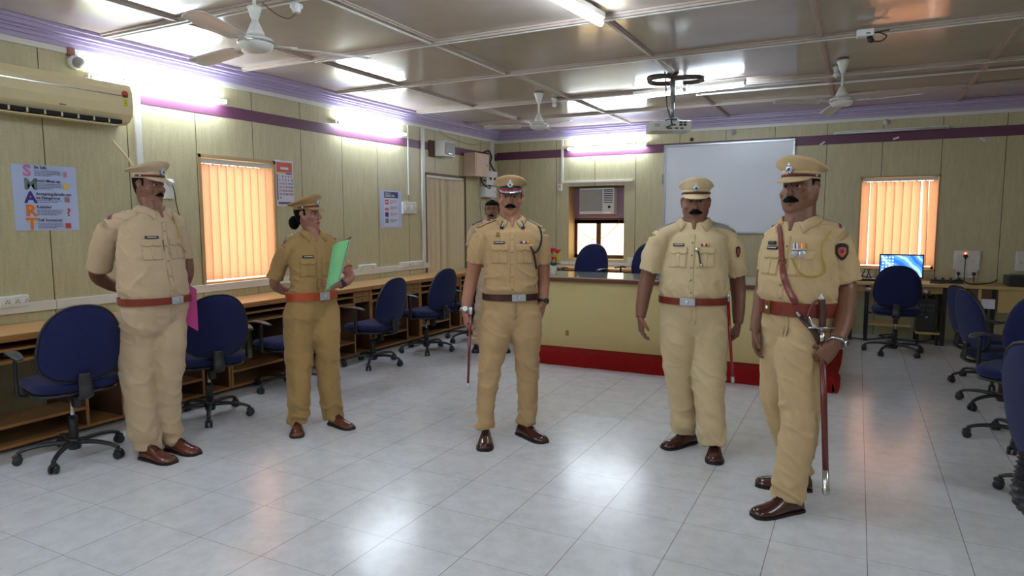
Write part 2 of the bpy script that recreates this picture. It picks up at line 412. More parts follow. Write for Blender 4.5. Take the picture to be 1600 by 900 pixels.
# vertical blinds: things
def blinds(name, label, axis, plane, h, n, m, zlo, gaps=(), off=.03, tilt=12):
    a0, a1, _, z1 = h
    root = empty(name, (plane, (a0+a1)/2, zlo) if axis == 'y' else ((a0+a1)/2, plane, zlo), 0, label, 'window blind')
    def P(a, d, z):
        return V((d, a-(a0+a1)/2, z-zlo)) if axis == 'y' else V((a-(a0+a1)/2, -d, z-zlo))
    bm = NB(); p, q = P(a0+.01, -.035, z1-.05), P(a1-.01, .0, z1-.012); box2(bm, p, q, .004); obj('headrail', bm, M['offwhite'], root)
    wd = (a1-a0)/n
    for i in range(n):
        c = a0+wd*(i+.5); g = gaps[i] if i < len(gaps) else 0
        ang = math.radians(tilt+g+random.uniform(-4, 4)); hw = wd*.56
        bm = NB(); rings = []
        for z in [z1-.055-(z1-.055-zlo)*k/10 for k in range(11)]:
            r1 = []
            for k in range(7):
                t = k/6*2-1; bend = .006*(1-t*t)
                sw = g*.0004*(z1-z)
                r1.append(P(c+hw*t*math.cos(ang)+sw, off-.045+hw*t*math.sin(ang)+bend, z))
            r2 = [p+(V((-.0012, 0, 0)) if axis == 'y' else V((0, .0012, 0))) for p in reversed(r1)]
            rings.append(r1+r2)
        loft(bm, rings, True); obj('slat', bm, m, root, smooth=True)
        bm = NB(); p = P(c, off-.045, z1-.055); box(bm, p, (.012, .012, .03)); obj('hanger', bm, M['white_pl'], root)
    bm = NB(); tube(bm, [P(a0+.03, -.02, z1-.06), P(a0+.035, -.018, z1-.6), P(a0+.03, -.02, z1-.95)], .0018, 6, sub=4); obj('pull_cord', bm, M['white_pl'], root)
    return root
blinds('vertical_blind', 'peach vertical blind glowing in the left wall window beside the wall calendar', 'y', XW, W1, 9, M['blind'], W1[2]+.055, tilt=14)
blinds('vertical_blind', 'beige unlit vertical blind near the back left corner', 'y', XW, W2, 9, M['blind2'], W2[2]+.03, gaps=(0, 0, 8, 26, -20, 24, 4, 0, 0), tilt=10)
blinds('vertical_blind', 'peach vertical blind glowing in the back wall window above the monitor', 'x', YB, W3, 9, M['blind'], W3[2]+.05, gaps=(0, 28, 0, 4, 0, 4, 20, 46, 0), tilt=13)

# ------------------------------------------------------------ fluorescent tubes
def tube_light(a, b_, wall_off, label, lit=True, group=None, mount=V((0, 0, .045))):
    """a,b_: ends of the tube; mount: offset from tube to the fitting's back"""
    a, b_ = V(a), V(b_); c = (a+b_)/2; c = V((c.x, c.y, c.z))
    root = empty('tube_light', c+mount, 0, label, 'light', group)
    d = (b_-a).normalized(); bm = NB(); o = c+mount
    R = d.to_track_quat('X', 'Z').to_matrix()
    # fitting channel
    box(bm, V((0, 0, 0)), ((b_-a).length+.03, .045, .04) if abs(mount.z) > .01 else ((b_-a).length+.03, .03, .05), .004, R)
    obj('fitting', bm, M['offwhite'], root)
    for e, s in ((a, 1), (b_, -1)):
        bm = NB(); p = e-o; box(bm, p-mount*-.3, (.02, .034, .034), .003, R); obj('end_cap', bm, M['white_pl'], root)
    bm = NB(); tube(bm, [a-o+d*.012, b_-o-d*.012], .0175 if lit else .013, 14); obj('tube', bm, M['tube'] if lit else M['tube_off'], root, smooth=True)
    return root
XT = XW+.085
def wl(u0, v0, u1, v1): return onx(u0, v0, XT), onx(u1, v1, XT)
a, c = wl(147, 121, 354, 159); c.z = a.z
tube_light(a, c, 0, 'lit fluorescent tube on left wall above the wall air conditioner', mount=V((-.07, 0, .012)))
a, c = wl(531, 191, 634, 209.5); c.z = a.z
tube_light(a, c, 0, 'lit fluorescent tube on left wall nearest the back corner', mount=V((-.07, 0, .012)))
tube_light((XT, .3, 2.62), (XT, 1.52, 2.62), 0, 'lit fluorescent tube on left wall out of frame', mount=V((-.07, 0, .012)))
YT = YB-.08
a, c = ony(887, 232, YT), ony(1008, 228.5, YT); a.z = c.z = (a.z+c.z)/2
tube_light(a, c, 0, 'lit fluorescent tube on back wall left of the whiteboard', mount=V((0, .06, .012)))
a, c = ony(1305, 208.5, YT), ony(1481, 199.5, YT); a.z = c.z = (a.z+c.z)/2
tube_light(a, c, 0, 'unlit fluorescent tube on back wall right of the whiteboard', lit=False, mount=V((0, .06, .012)))
p, q = onz(940, 38, 2.83), onz(870, 0, 2.83); q = p+(q-p).normalized()*1.2
tube_light(p, q, 0, 'lit fluorescent tube hanging under the ceiling at top edge', mount=V((0, 0, .06)))
p, q = onz(1163, 132.5, 2.85), onz(972, 155, 2.85); q = p+(q-p).normalized()*1.2
tube_light(p, q, 0, 'lit fluorescent tube under the ceiling behind the projector', mount=V((0, 0, .045)))
tube_light((.9, 1.4, 2.84), (.9, .2, 2.84), 0, 'lit fluorescent tube under the ceiling behind the viewer', mount=V((0, 0, .06)))
tube_light((-1.7, -.9, 2.84), (-2.9, -.9, 2.84), 0, 'lit fluorescent tube under the ceiling at the front', mount=V((0, 0, .06)))
tube_light((XT, -1.6, 2.62), (XT, -.4, 2.62), 0, 'added unseen fill tube on left wall out of frame', mount=V((-.07, 0, .012)))  # extra tube outside the view, added for more ambient light
tube_light((-.3, -1.9, 2.62), (.9, -1.9, 2.62), 0, 'added unseen fill tube near the front wall', mount=V((0, 0, .06)))  # added behind the camera to raise the room's overall brightness
tube_light((-3.4, .9, 2.84), (-2.2, .9, 2.84), 0, 'added unseen fill tube under the ceiling left of the viewer', mount=V((0, 0, .06)))  # unseen tube added as fill, evens out the wall light
tube_light((2.3, 4.0, 2.64), (2.3, 2.8, 2.64), 0, 'added unseen fill tube near the right wall', mount=V((0, 0, .06)))  # added out of view as fill light from the right

# ------------------------------------------------------------ ceiling fans
def fan(x, y, zb, angs, R_, label, rodtop=ZC, canopy='up'):
    root = empty('ceiling_fan', (x, y, zb), 0, label, 'ceiling fan', 'ceiling fans')
    wm = M['offwhite']
    bm = NB(); lathe(bm, [(.0, -.045), (.05, -.045), (.085, -.03), (.10, -.008), (.105, .012), (.095, .03), (.05, .045), (.0, .05)]); obj('motor', bm, wm, root, smooth=True)
    bm = NB(); lathe(bm, [(.102, .000), (.107, .004), (.107, .010), (.102, .014)]); obj('trim_ring', bm, M['chrome'], root, smooth=True)
    bm = NB(); lathe(bm, [(.056, .045), (.046, .075), (.026, .12), (.016, .14), (0, .141)]); obj('lower_canopy', bm, wm, root, smooth=True)
    h = rodtop-zb
    bm = NB(); cyl(bm, (0, 0, .04), (0, 0, h), .0105, 14); obj('down_rod', bm, wm, root, smooth=True)
    bm = NB(); lathe(bm, [(0, h-.13), (.016, h-.13), (.026, h-.105), (.05, h-.03), (.056, h-.012), (.052, h-.010), (0, h-.03)]) if canopy == 'up' else lathe(bm, [(0, .12), (.016, .13), (.04, .20), (.045, .215), (0, .21)])
    obj('upper_canopy', bm, wm, root, smooth=True)
    for g in angs:
        g = math.radians(g); d = V((math.cos(g), math.sin(g), 0)); t = V((-math.sin(g), math.cos(g), 0))
        bm = NB(); rings = []
        for s, hw in ((.20, .050), (.26, .058), (.4, .062), (R_-.08, .066), (R_-.02, .062), (R_, .045)):
            base = d*s+V((0, 0, -.004-.02*s)); tl = math.radians(10)
            up = []
            for k in range(7):
                q = k/6*2-1; up.append(base+t*(q*hw*math.cos(tl))+V((0, 0, q*hw*math.sin(tl)+.006*(1-q*q))))
            rings.append(up+[p-V((0, 0, .004)) for p in reversed(up)])
        loft(bm, rings); bl = obj('blade', bm, wm, root, smooth=True)
        bm = NB(); tube(bm, [d*.09+V((0, 0, 0)), d*.15+V((0, 0, -.004)), d*.235+V((0, 0, -.006))], [.016, .020, .03], 10, flat=.25, ref=(0, 0, 1)); obj('blade_bracket', bm, wm, bl, smooth=True)
    return root
f1 = onz(400, 69, 2.555)
fan(f1.x, f1.y, 2.555, (-69, 51, 171), .68, 'large white ceiling fan nearest the viewer at the upper left', canopy='low')
fan(-3.25, 7.011, 2.56, (88, -32, 208), .62, 'small distant white ceiling fan above the counter left end')
fan(-.179, 6.863, 2.555, (220, -20, 104), .66, 'white ceiling fan at the right above the sword officer')

# ------------------------------------------------------------ projector on its pole
pc = V((-1.665, 6.665, 2.36))
root = empty('projector', (pc.x, pc.y, pc.z), 0, 'white ceiling projector hanging from a steel pole by the whiteboard', 'projector')
dl = V((-1.848, 6.591, 0)); dr = V((-1.468, 6.786, 0)); pa = math.atan2(dr.y-dl.y, dr.x-dl.x)
Rz = Matrix.Rotation(pa, 3, 'Z')
bm = NB(); box(bm, Rz @ V((0, .12, .055)), (.40, .27, .10), .012, Rz); obj('housing', bm, M['offwhite'], root)
bm = NB()
for (x, z, sx, sz) in ((-.02, .03, .05, .012), (.05, .03, .03, .012), (.1, .03, .03, .012), (.02, .062, .04, .014), (.09, .062, .03, .02), (.13, .062, .03, .02), (.09, .085, .03, .012), (.13, .085, .03, .012), (-.14, .05, .05, .004), (-.14, .065, .05, .004)):
    box(bm, Rz @ V((x, -.016, z)), (sx, .004, sz), 0, Rz)
obj('connector_panel', bm, M['black_pl'], root)
bm = NB(); lathe(bm, [(.0, .0), (.035, .0), (.035, .03), (.0, .03)], ax='y'); bmesh.ops.transform(bm, matrix=Matrix.Rotation(pa, 4, 'Z') @ Matrix.Translation((.1, .25, .05)), verts=bm.verts); obj('lens', bm, M['black_pl'], root, smooth=True)
bm = NB(); box(bm, (0, .05, .125), (.12, .12, .012), .003); cyl(bm, (0, .03, .105), (0, .03, .125), .02); obj('mount_bracket', bm, M['alu'], root)
bm = NB(); tube(bm, [(0, .03, .12), (0, .03, .30)], .020, 16); tube(bm, [(0, .03, .28), (0, .03, .57)], .026, 16); obj('pole', bm, M['alu'], root, smooth=True)
bm = NB()
tube(bm, [(-.06, -.05, .565), (-.05, -.04, .42), (-.04, -.02, .25), (0, -.02, .11), (.01, -.03, .06), (-.05, -.035, .04), (-.07, -.03, .08), (-.02, -.03, .115), (.06, -.02, .105)], .0065, 8, sub=6); obj('signal_cable', bm, M['black_pl'], root, smooth=True)
bm = NB()
for cx_, cy_, rx, ry, a0, a1, hw in ((-.10, .0, .14, .20, 60, 330, .022), (-.06, .06, .20, .16, 200, 350, .008), (.13, .10, .16, .15, -150, 120, .020), (.10, .14, .16, .10, -170, 20, .008)):
    rings = []
    for i in range(25):
        t = math.radians(a0+(a1-a0)*i/24); c = V((cx_+rx*math.cos(t), cy_+ry*math.sin(t), .50)); n_ = V((math.cos(t), math.sin(t), 0))
        rings.append([c+V((0, 0, hw)), c+V((0, 0, -hw)), c-n_*.006+V((0, 0, -hw)), c-n_*.006+V((0, 0, hw))])
    loft(bm, rings)
lathe(bm, [(0, .565), (.06, .565), (.06, .55), (.03, .53), (0, .53)], c=(0, .03, 0))
obj('ceiling_spider_bracket', bm, mat('dark_bracket_steel', srgb(92, 80, 76), .35, .5), root, smooth=True)

# small fittings -------------------------------------------------
def simple(name, label, cat, bm, m, smooth=False, group=None):
    return tag(obj(name, bm, m, smooth=smooth), label, cat, group)
# ceiling junction box with black plug
p = onz(1352, 52, 2.875)
root = empty('junction_box', (p.x, p.y, ZC-.035), 0, 'white socket box with black plug under the right ceiling', 'socket')
bm = NB(); box(bm, (0, 0, -.022), (.115, .08, .05), .006); obj('box', bm, M['white_pl'], root)
bm = NB(); box(bm, (.02, -.042, -.03), (.03, .003, .008)); obj('slot', bm, M['black_pl'], root)
bm = NB(); tube(bm, [(.03, 0, -.045), (.035, 0, -.075), (.055, 0, -.085)], [.02, .022, .014], 12); tube(bm, [(.055, 0, -.085), (.11, .01, -.085), (.14, .02, -.05), (.09, .02, -.02), (.06, .03, -.015), (.16, .03, -.008)], .005, 8, sub=5); obj('plug', bm, M['black_pl'], root, smooth=True)
p = onz(463, 11, 2.88)
root = empty('junction_box', (p.x, p.y, ZC-.035), 0, 'small white ceiling rose with a loose wire beside the large fan', 'socket')
bm = NB(); box(bm, (0, 0, -.01), (.06, .06, .03), .004); lathe(bm, [(0, -.05), (.026, -.05), (.032, -.02), (.032, 0), (0, 0)]); obj('box', bm, M['white_pl'], root)
bm = NB(); tube(bm, [(0, 0, -.05), (-.05, -.02, -.085), (-.12, -.05, -.06), (-.19, -.08, .0), (-.22, -.09, .03)], .0035, 8, sub=5); obj('wire', bm, M['darkwood'], root, smooth=True)
def holder(P, label, up=True):
    root = empty('bulb_holder', P, 0, label, 'bulb holder', 'white bulb holders')
    bm = NB(); lathe(bm, [(0, .0), (.035, .0), (.035, -.02), (.022, -.03), (.022, -.055), (0, -.055)]); obj('holder', bm, M['white_pl'], root, smooth=True)
    bm = NB(); lathe(bm, [(0, -.11), (.018, -.105), (.028, -.085), (.022, -.06), (0, -.055)]); obj('bulb', bm, M['white_pl'], root, smooth=True)
holder(onz(1070, 133, ZC-.04)+V((0, 0, .04)), 'small white bulb holder just right of the projector pole')
holder(onz(866, 158, ZC-.04)+V((0, 0, .04)), 'small white bulb holder right of the small distant fan')
holder(onz(1307, 108, ZC-.03)+V((0, 0, .03)), 'small white bulb holder left of the right fan canopy')
for (u, v, lab) in ((1145, 206, 'small white wall holder above the whiteboard'), (1385, 190, 'small white wall holder above the unlit tube'), (949, 217, 'small white wall holder above the back wall tube')):
    p = ony(u, v, YB-.04); root = empty('wall_holder', (p.x, YB, p.z), 0, lab, 'bulb holder')
    bm = NB(); lathe(bm, [(0, -.0), (.04, -.0), (.038, -.02), (.02, -.03), (.02, -.05), (0, -.05)], ax='y'); obj('base', bm, M['white_pl'], root, smooth=True)
    bm = NB(); lathe(bm, [(0, -.075), (.016, -.07), (.02, -.05), (0, -.05)], ax='y'); obj('socket', bm, M['offwhite'], root, smooth=True)
p = ony(1081, 218, YB); simple('wall_hook', 'round brown hook cap on the back wall above the whiteboard', 'hook', (lambda bm: (lathe(bm, [(0, YB-.02), (.02, YB-.02), (.028, YB-.01), (.028, YB)], c=(p.x, 0, p.z), ax='y'), bm)[1])(NB()), M['darkwood'], True)

# CCTV camera on the left wall
p = onx(122, 97, XW+.06)
root = empty('security_camera', (XW, p.y, p.z), 0, 'white dome security camera high on left wall beside the tube', 'camera')
bm = NB(); lathe(bm, [(0, .0), (.05, .0), (.055, .03), (.05, .045), (0, .05)], ax='x'); obj('base', bm, M['offwhite'], root, smooth=True)
bm = NB(); bmesh.ops.create_uvsphere(bm, u_segments=20, v_segments=14, radius=.042); bmesh.ops.translate(bm, verts=bm.verts, vec=(.065, 0, -.005)); obj('dome', bm, M['grey_pl'], root, smooth=True)
bm = NB(); lathe(bm, [(0, .10), (.014, .10), (.016, .085), (0, .085)], c=(0, .01, -.01), ax='x'); obj('lens', bm, M['black_pl'], root, smooth=True)
bm = NB(); box(bm, (.02, -.03, .075), (.04, .05, .06), .004); obj('terminal_box', bm, mat('reddish_box', srgb(140, 96, 84), .5), root)
bm = NB(); tube(bm, [(.05, .03, -.03), (.06, .08, -.07), (.06, .13, -.09)], .003, 6, sub=5); obj('cable', bm, M['offwhite'], root)

# split air conditioner on the left wall
ya = onx(210, 190, XW+.2).y
za, zb = 2.262, 2.575
root = empty('split_air_conditioner', (XW, ya-.45, za), 0, 'cream split air conditioner high on left wall at frame edge', 'air conditioner')
y0, y1 = -.45-.1, .45
bm = NB(); rings = []
prof = [(0, .0), (.10, .0), (.16, .02), (.205, .07), (.215, .14), (.21, .25), (.195, .30), (.15, .313), (0, .313)]
for y, s in ((y0, .94), (y0+.015, 1), (y1-.015, 1), (y1, .94)): rings.append([V((x*s if x else 0, y, .157+(z-.157)*(.97 if s < 1 else 1))) for x, z in prof])
loft(bm, rings); obj('body', bm, M['ivory'], root)
bm = NB(); box2(bm, (.212, y0+.02, .205), (.2165, y1-.10, .212)); obj('trim_line', bm, M['chrome'], root)
bm = NB(); box2(bm, (.13, y0+.04, -.004), (.2, y1-.10, .026)); obj('air_outlet', bm, M['dark'], root)
for k in range(7):
    bm = NB(); yy = y0+.1+k*.115; box2(bm, (.14, yy, -.006), (.203, yy+.012, .024)); obj('outlet_vane', bm, M['ivory'], root)
bm = NB(); box(bm, (.165, (y0+y1)/2-.05, -.018), (.075, y1-y0-.16, .010), .003); obj('louver', bm, M['ivory'], root)
bm = NB(); box2(bm, (.2135, y1-.095, .13), (.217, y1-.055, .19)); obj('energy_label', bm, mat('label_yellow', srgb(226, 216, 60), .5), root)
bm = NB(); lathe(bm, [(0, .2135), (.026, .2135), (.026, .217), (0, .217)], c=(0, y1-.075, .225), ax='x'); e = obj('energy_badge', bm, mat('label_red', srgb(200, 44, 30), .5), root)
bm = NB(); box2(bm, (.2138, y1-.095, .20), (.2175, y1-.055, .218)); obj('badge_base', bm, M['black_pl'], e)
bm = NB()
for k in range(4): box2(bm, (.217, y1-.088, .14+k*.012), (.2175, y1-.062, .144+k*.012))
obj('label_print', bm, M['darkwood'], root)
bm = NB(); box2(bm, (.2135, -.12, .075), (.2165, -.075, .082)); obj('maker_mark', bm, M['darkwood'], root)
bm = NB(); box2(bm, (.2135, -.02, .055), (.2165, .03, .059)); obj('display_light', bm, M['white_pl'], root)
pA = onx(176, 220, XW+.03); pB = onx(208, 262, XW+.03)
simple('drain_pipe', 'thin pale drain pipe slanting below the wall air conditioner', 'pipe', (lambda bm: (tube(bm, [pA, pB+V((0, .02, -.02)), pB+V((0, .04, -.25))], .010, 8, sub=4), bm)[1])(NB()), M['ivory'], True)

# sockets on the left wall
def plate(u0, v0, u1, v1, label, n=2, plane='L', holes=True, cat='socket'):
    if plane == 'L':
        a = onx(u0, v0, XW+.03); c = onx(u1, v1, XW+.03); lo, hi = min(a.y, c.y), max(a.y, c.y); z0, z1 = min(a.z, c.z), max(a.z, c.z)
        root = empty('socket_panel', (XW, (lo+hi)/2, z0), 0, label, cat); W = hi-lo; Hh = z1-z0
        P = lambda s, d, z: V((d, s, z))
    else:
        a = ony(u0, v0, YB-.03); c = ony(u1, v1, YB-.03); lo, hi = min(a.x, c.x), max(a.x, c.x); z0, z1 = min(a.z, c.z), max(a.z, c.z)
        root = empty('socket_panel', ((lo+hi)/2, YB, z0), 0, label, cat); W = hi-lo; Hh = z1-z0
        P = lambda s, d, z: V((s, -d, z))
    bm = NB(); box2(bm, P(-W/2, .0, 0), P(W/2, .032, Hh), .005); obj('back_box', bm, M['white_pl'], root)
    bm = NB(); box2(bm, P(-W/2+.008, .032, .008), P(W/2-.008, .036, Hh-.008), .002); f_ = obj('face_plate', bm, M['offwhite'], root)
    for k in range(n):
        s = -W/2+W*(k+.5)/n
        bm = NB()
        if k % 2 == 0: box2(bm, P(s-.013, .035, Hh*.35), P(s+.013, .042, Hh*.75), .002); obj('switch', bm, M['white_pl'], root)
        else:
            for dx, dz in ((-.010, 0), (.010, 0), (0, .014)): box(bm, P(s+dx, .0365, Hh*.42+dz), (.006, .006, .006))
            obj('socket_holes', bm, M['black_pl'], root)
    return root, P, W, Hh
plate(0, 483, 45, 460, 'long white socket strip on left wall at frame edge', 6)
plate(563, 426, 588, 412, 'small white socket box above desk below the cyber poster', 2)
plate(627, 419, 661, 407, 'white socket box above desk beside the door casing', 4)
plate(630, 334, 651, 316, 'square white switch board below the thin wall casing', 4)
root, P, W_, H_ = plate(257, 311, 271, 280, 'white socket plate behind the face of the leftmost officer', 1)
bm = NB(); tube(bm, [P(0, .036, .14), P(0, .075, .14)], [.028, .024], 14); obj('adapter', bm, M['offwhite'], root, smooth=True)
bm = NB(); tube(bm, [P(.01, .06, .13), P(.03, .06, .06), P(.05, .05, -.05), P(.10, .04, -.25), P(.09, .03, -.5), P(.07, .03, -.9), P(.07, .02, -1.0)], .004, 8, sub=5); obj('adapter_cable', bm, M['black_pl'], root, smooth=True)
plate(980, 415, 1001, 403, 'white socket box on back wall behind the counter', 3, 'B')
root, P, W_, H_ = plate(1489, 421, 1533, 392, 'large white switch board with glowing red lamp and plug', 5, 'B')
bm = NB(); box(bm, P(-.02, .04, H_-.035), (.012, .01, .012)); obj('indicator_lamp', bm, emit('red_lamp', (1, .08, .04, 1), 6), root)
bm = NB(); tube(bm, [P(-.02, .036, H_-.06), P(-.02, .07, H_-.07), P(-.02, .07, H_-.10)], [.022, .024, .008], 12); tube(bm, [P(-.02, .07, H_-.10), P(-.02, .06, .0), P(-.02, .05, -.15), P(-.03, .05, -.3)], .005, 8, sub=4); obj('plug', bm, M['black_pl'], root, smooth=True)
root, P, W_, H_ = plate(1493, 434, 1528, 421, 'lower white socket strip with two black plugs', 3, 'B')
for s in (-.09, .07):
    bm = NB(); tube(bm, [P(s, .036, .06), P(s, .07, .055), P(s, .07, .03)], [.02, .022, .007], 12); tube(bm, [P(s, .07, .03), P(s, .06, -.05), P(s-.03, .05, -.12)], .005, 8, sub=4); obj('plug', bm, M['black_pl'], root, smooth=True)
plate(1586, 424, 1612, 393, 'white switch board on back wall at right frame edge', 4, 'B')
p = ony(876, 293, YB)
root = empty('isolator_switch', (p.x, YB, p.z-.055), 0, 'small white switch box with red label left of window air conditioner', 'switch')
bm = NB(); box(bm, (0, -.02, .055), (.075, .04, .11), .005); obj('box', bm, M['offwhite'], root)
bm = NB(); box(bm, (.005, -.043, .07), (.03, .006, .035), .001); obj('toggle', bm, mat('pale_red', srgb(214, 130, 120), .5), root)

# loudspeaker on left wall
pa_, pb_ = onx(694, 219, XW+.18), onx(713, 246, XW+.18)
root = empty('wall_speaker', (XW, pa_.y+.14, 2.36), 0, 'boxy grey wall speaker above the beige vertical blind', 'speaker')
zt = pa_.z; zb_ = pb_.z; ym = (pa_.y+pb_.y)/2
root.location = (XW, ym, zb_)
hw = abs(pb_.y-pa_.y)/2
bm = NB(); box2(bm, (.0, -hw*.9, 0), (.17, hw*.9, zt-zb_), .006); obj('cabinet', bm, M['offwhite'], root)
bm = NB(); box2(bm, (.168, -hw*.75, .02), (.182, hw*.75, zt-zb_-.02), .004); obj('grille', bm, M['grey_pl'], root)
bm = NB(); box2(bm, (.182, -.05, .03), (.185, .05, .045)); obj('maker_plate', bm, M['alu'], root)
bm = NB(); box2(bm, (.0, -hw-.12, -.01), (.02, -hw, zt-zb_)); obj('shelf_with_shadow', bm, M['darkwood'], root)  # brown shelf side and its shadow, both put into one dark board

# electrical boxes and cables in the back left corner
def boxed(name, label, cat, c, s, m, extra=None):
    root = empty(name, V(c)-V((0, 0, s[2]/2)), 0, label, cat)
    bm = NB(); box(bm, (0, 0, s[2]/2), s, .006); obj('enclosure', bm, m, root)
    bm = NB(); box(bm, (s[0]/2+.003, 0, s[2]/2), (.006, s[1]*.86, s[2]*.9), .002); d = obj('cover', bm, m, root)
    bm = NB(); box(bm, (s[0]/2+.008, s[1]*.33, s[2]*.5), (.008, .012, .03), .001); obj('latch', bm, M['grey_pl'], d)
    if extra: extra(root, s)
    return root
p1_, p2_ = onx(742, 240, XW+.2), onx(765, 275, XW+.2)
mb = mat('beige_box_paint', srgb(206, 180, 160), .5)
boxed('distribution_box', 'beige electrical box high beside the back left corner', 'electrical box', (XW+.10, (p1_.y+p2_.y)/2, (p1_.z+p2_.z)/2), (.2, abs(p1_.y-p2_.y)*.95, .35), mb)
p1_, p2_ = onx(763, 267, XW+.12), onx(780, 290, XW+.12)
def meters(root, s):
    for k in (-1, 1):
        bm = NB(); box(bm, (s[0]/2+.008, k*s[1]*.2, s[2]*.45), (.006, s[1]*.2, .04)); obj('breaker', bm, M['darkwood'], root)
boxed('meter_box', 'white box with two breakers below the beige electrical box', 'electrical box', (XW+.06, (p1_.y+p2_.y)/2-.05, (p1_.z+p2_.z)/2), (.12, .35, .22), M['white_pl'], meters)
p1_, p2_ = onx(760, 291, XW+.1), onx(779, 309, XW+.1)
boxed('switch_box', 'lowest white switch box above the half hidden man', 'electrical box', (XW+.05, (p1_.y+p2_.y)/2-.05, (p1_.z+p2_.z)/2), (.10, .36, .17), M['white_pl'])
casing((XW, 9.62, .8), (XW+.04, 9.74, 2.755))
def cab(name, label, pts, r=.006, m='black_pl'):
    bm = NB(); tube(bm, pts, r, 8, sub=6); return tag(obj(name, bm, M[m], smooth=True), label, 'cable')
Lp = lambda u, v, d=.05: onx(u, v, XW+d)
cab('power_cable', 'thick black cables looping right of the beige electrical box', [Lp(756, 238, .1), Lp(764, 236, .12), Lp(768, 246, .12), Lp(766, 255, .12), Lp(773, 268, .1)], .013)
cab('power_cable', 'black cable loop below the beige electrical box', [Lp(752, 276, .1), Lp(753, 284, .1), Lp(760, 292, .1), Lp(766, 294, .1), Lp(761, 284, .1), Lp(756, 282, .1)], .012)
cab('hanging_wire', 'thin wires hanging down the corner wall', [Lp(751, 278), Lp(752, 300), Lp(750, 320), Lp(752, 345), Lp(750, 400)], .007, 'grey_pl')
cab('hanging_wire', 'second thin wire bowing left in the corner', [Lp(759, 278), Lp(760, 300), Lp(760, 318), Lp(756, 326), Lp(753, 322)], .006, 'grey_pl')
cab('ceiling_wire', 'thin loose wire draped under the cornice above the speaker', [Lp(686, 203, .03), Lp(700, 213, .03), Lp(720, 221, .03), Lp(740, 226, .03), Lp(762, 222, .03)], .004, 'batten')

# window air conditioner in its recess
ax0, ax1 = ony(905, 330, YW4-.16).x, ony(959, 330, YW4-.16).x
zt_, zb_ = ony(930, 293.5, YW4-.16).z, ony(930, 334.5, YW4-.16).z
W_ = ax1-ax0; H_ = zt_-zb_
root = empty('window_air_conditioner', ((ax0+ax1)/2, YW4, zb_), 0, 'white window air conditioner set above the glowing small window', 'air conditioner')
bm = NB(); box2(bm, (-W_/2, -.155, 0), (W_/2, 0, H_), .008); obj('housing', bm, M['offwhite'], root)
bm = NB(); box2(bm, (-W_/2+.012, -.162, .045), (W_*.17, -.152, H_-.025), .003); obj('filter_grille', bm, M['grey_pl'], root)
bm = NB(); box2(bm, (W_*.21, -.159, H_*.42), (W_/2-.02, -.154, H_-.03)); gd = obj('vent_recess', bm, M['dark'], root)
for k in range(7):
    bm = NB(); z = H_*.45+k*(H_*.47/7); box2(bm, (W_*.21, -.165, z), (W_/2-.02, -.157, z+.014)); obj('vent_slat', bm, M['white_pl'], root)
bm = NB(); lathe(bm, [(0, -.175), (.02, -.172), (.022, -.157), (0, -.157)], c=(W_*.37, 0, H_*.27), ax='y'); obj('control_knob', bm, M['black_pl'], root, smooth=True)
bm = NB(); box2(bm, (W_*.2, -.165, .015), (W_*.42, -.155, .03)); obj('display_strip', bm, M['chrome'], root)
cab('hanging_wire', 'thin wire sagging across the small glowing window', [V((-3.92, YW4-.03, 1.30)), V((-3.75, YW4-.04, 1.20)), V((-3.55, YW4-.04, 1.24)), V((-3.35, YW4-.04, 1.42)), V((-3.3, YW4-.03, 1.55))], .005, 'darkwood')

# whiteboard
wx0, wx1 = ony(1036, 300, YB-.03).x, ony(1240, 300, YB-.03).x
wz1, wz0 = ony(1240, 216, YB-.03).z, ony(1240, 366, YB-.03).z
root = empty('whiteboard', ((wx0+wx1)/2, YB, wz0), 0, 'large blank whiteboard with grey metal frame on back wall', 'whiteboard')
W_ = wx1-wx0; H_ = wz1-wz0
bm = NB(); box2(bm, (-W_/2+.01, -.018, .01), (W_/2-.01, 0, H_-.01)); obj('writing_surface', bm, M['wb'], root)
for (a_, c_) in (((-W_/2, -.03, 0), (W_/2, 0, .032)), ((-W_/2, -.03, H_-.032), (W_/2, 0, H_)), ((-W_/2, -.03, .032), (-W_/2+.034, 0, H_-.032)), ((W_/2-.034, -.03, .032), (W_/2, 0, H_-.032))):
    bm = NB(); box2(bm, a_, c_, .004); obj('frame_rail', bm, M['alu'], root)
bm = NB(); box(bm, (-W_/2-.02, -.02, H_*.62), (.025, .03, .14), .004); obj('bracket', bm, M['alu'], root)

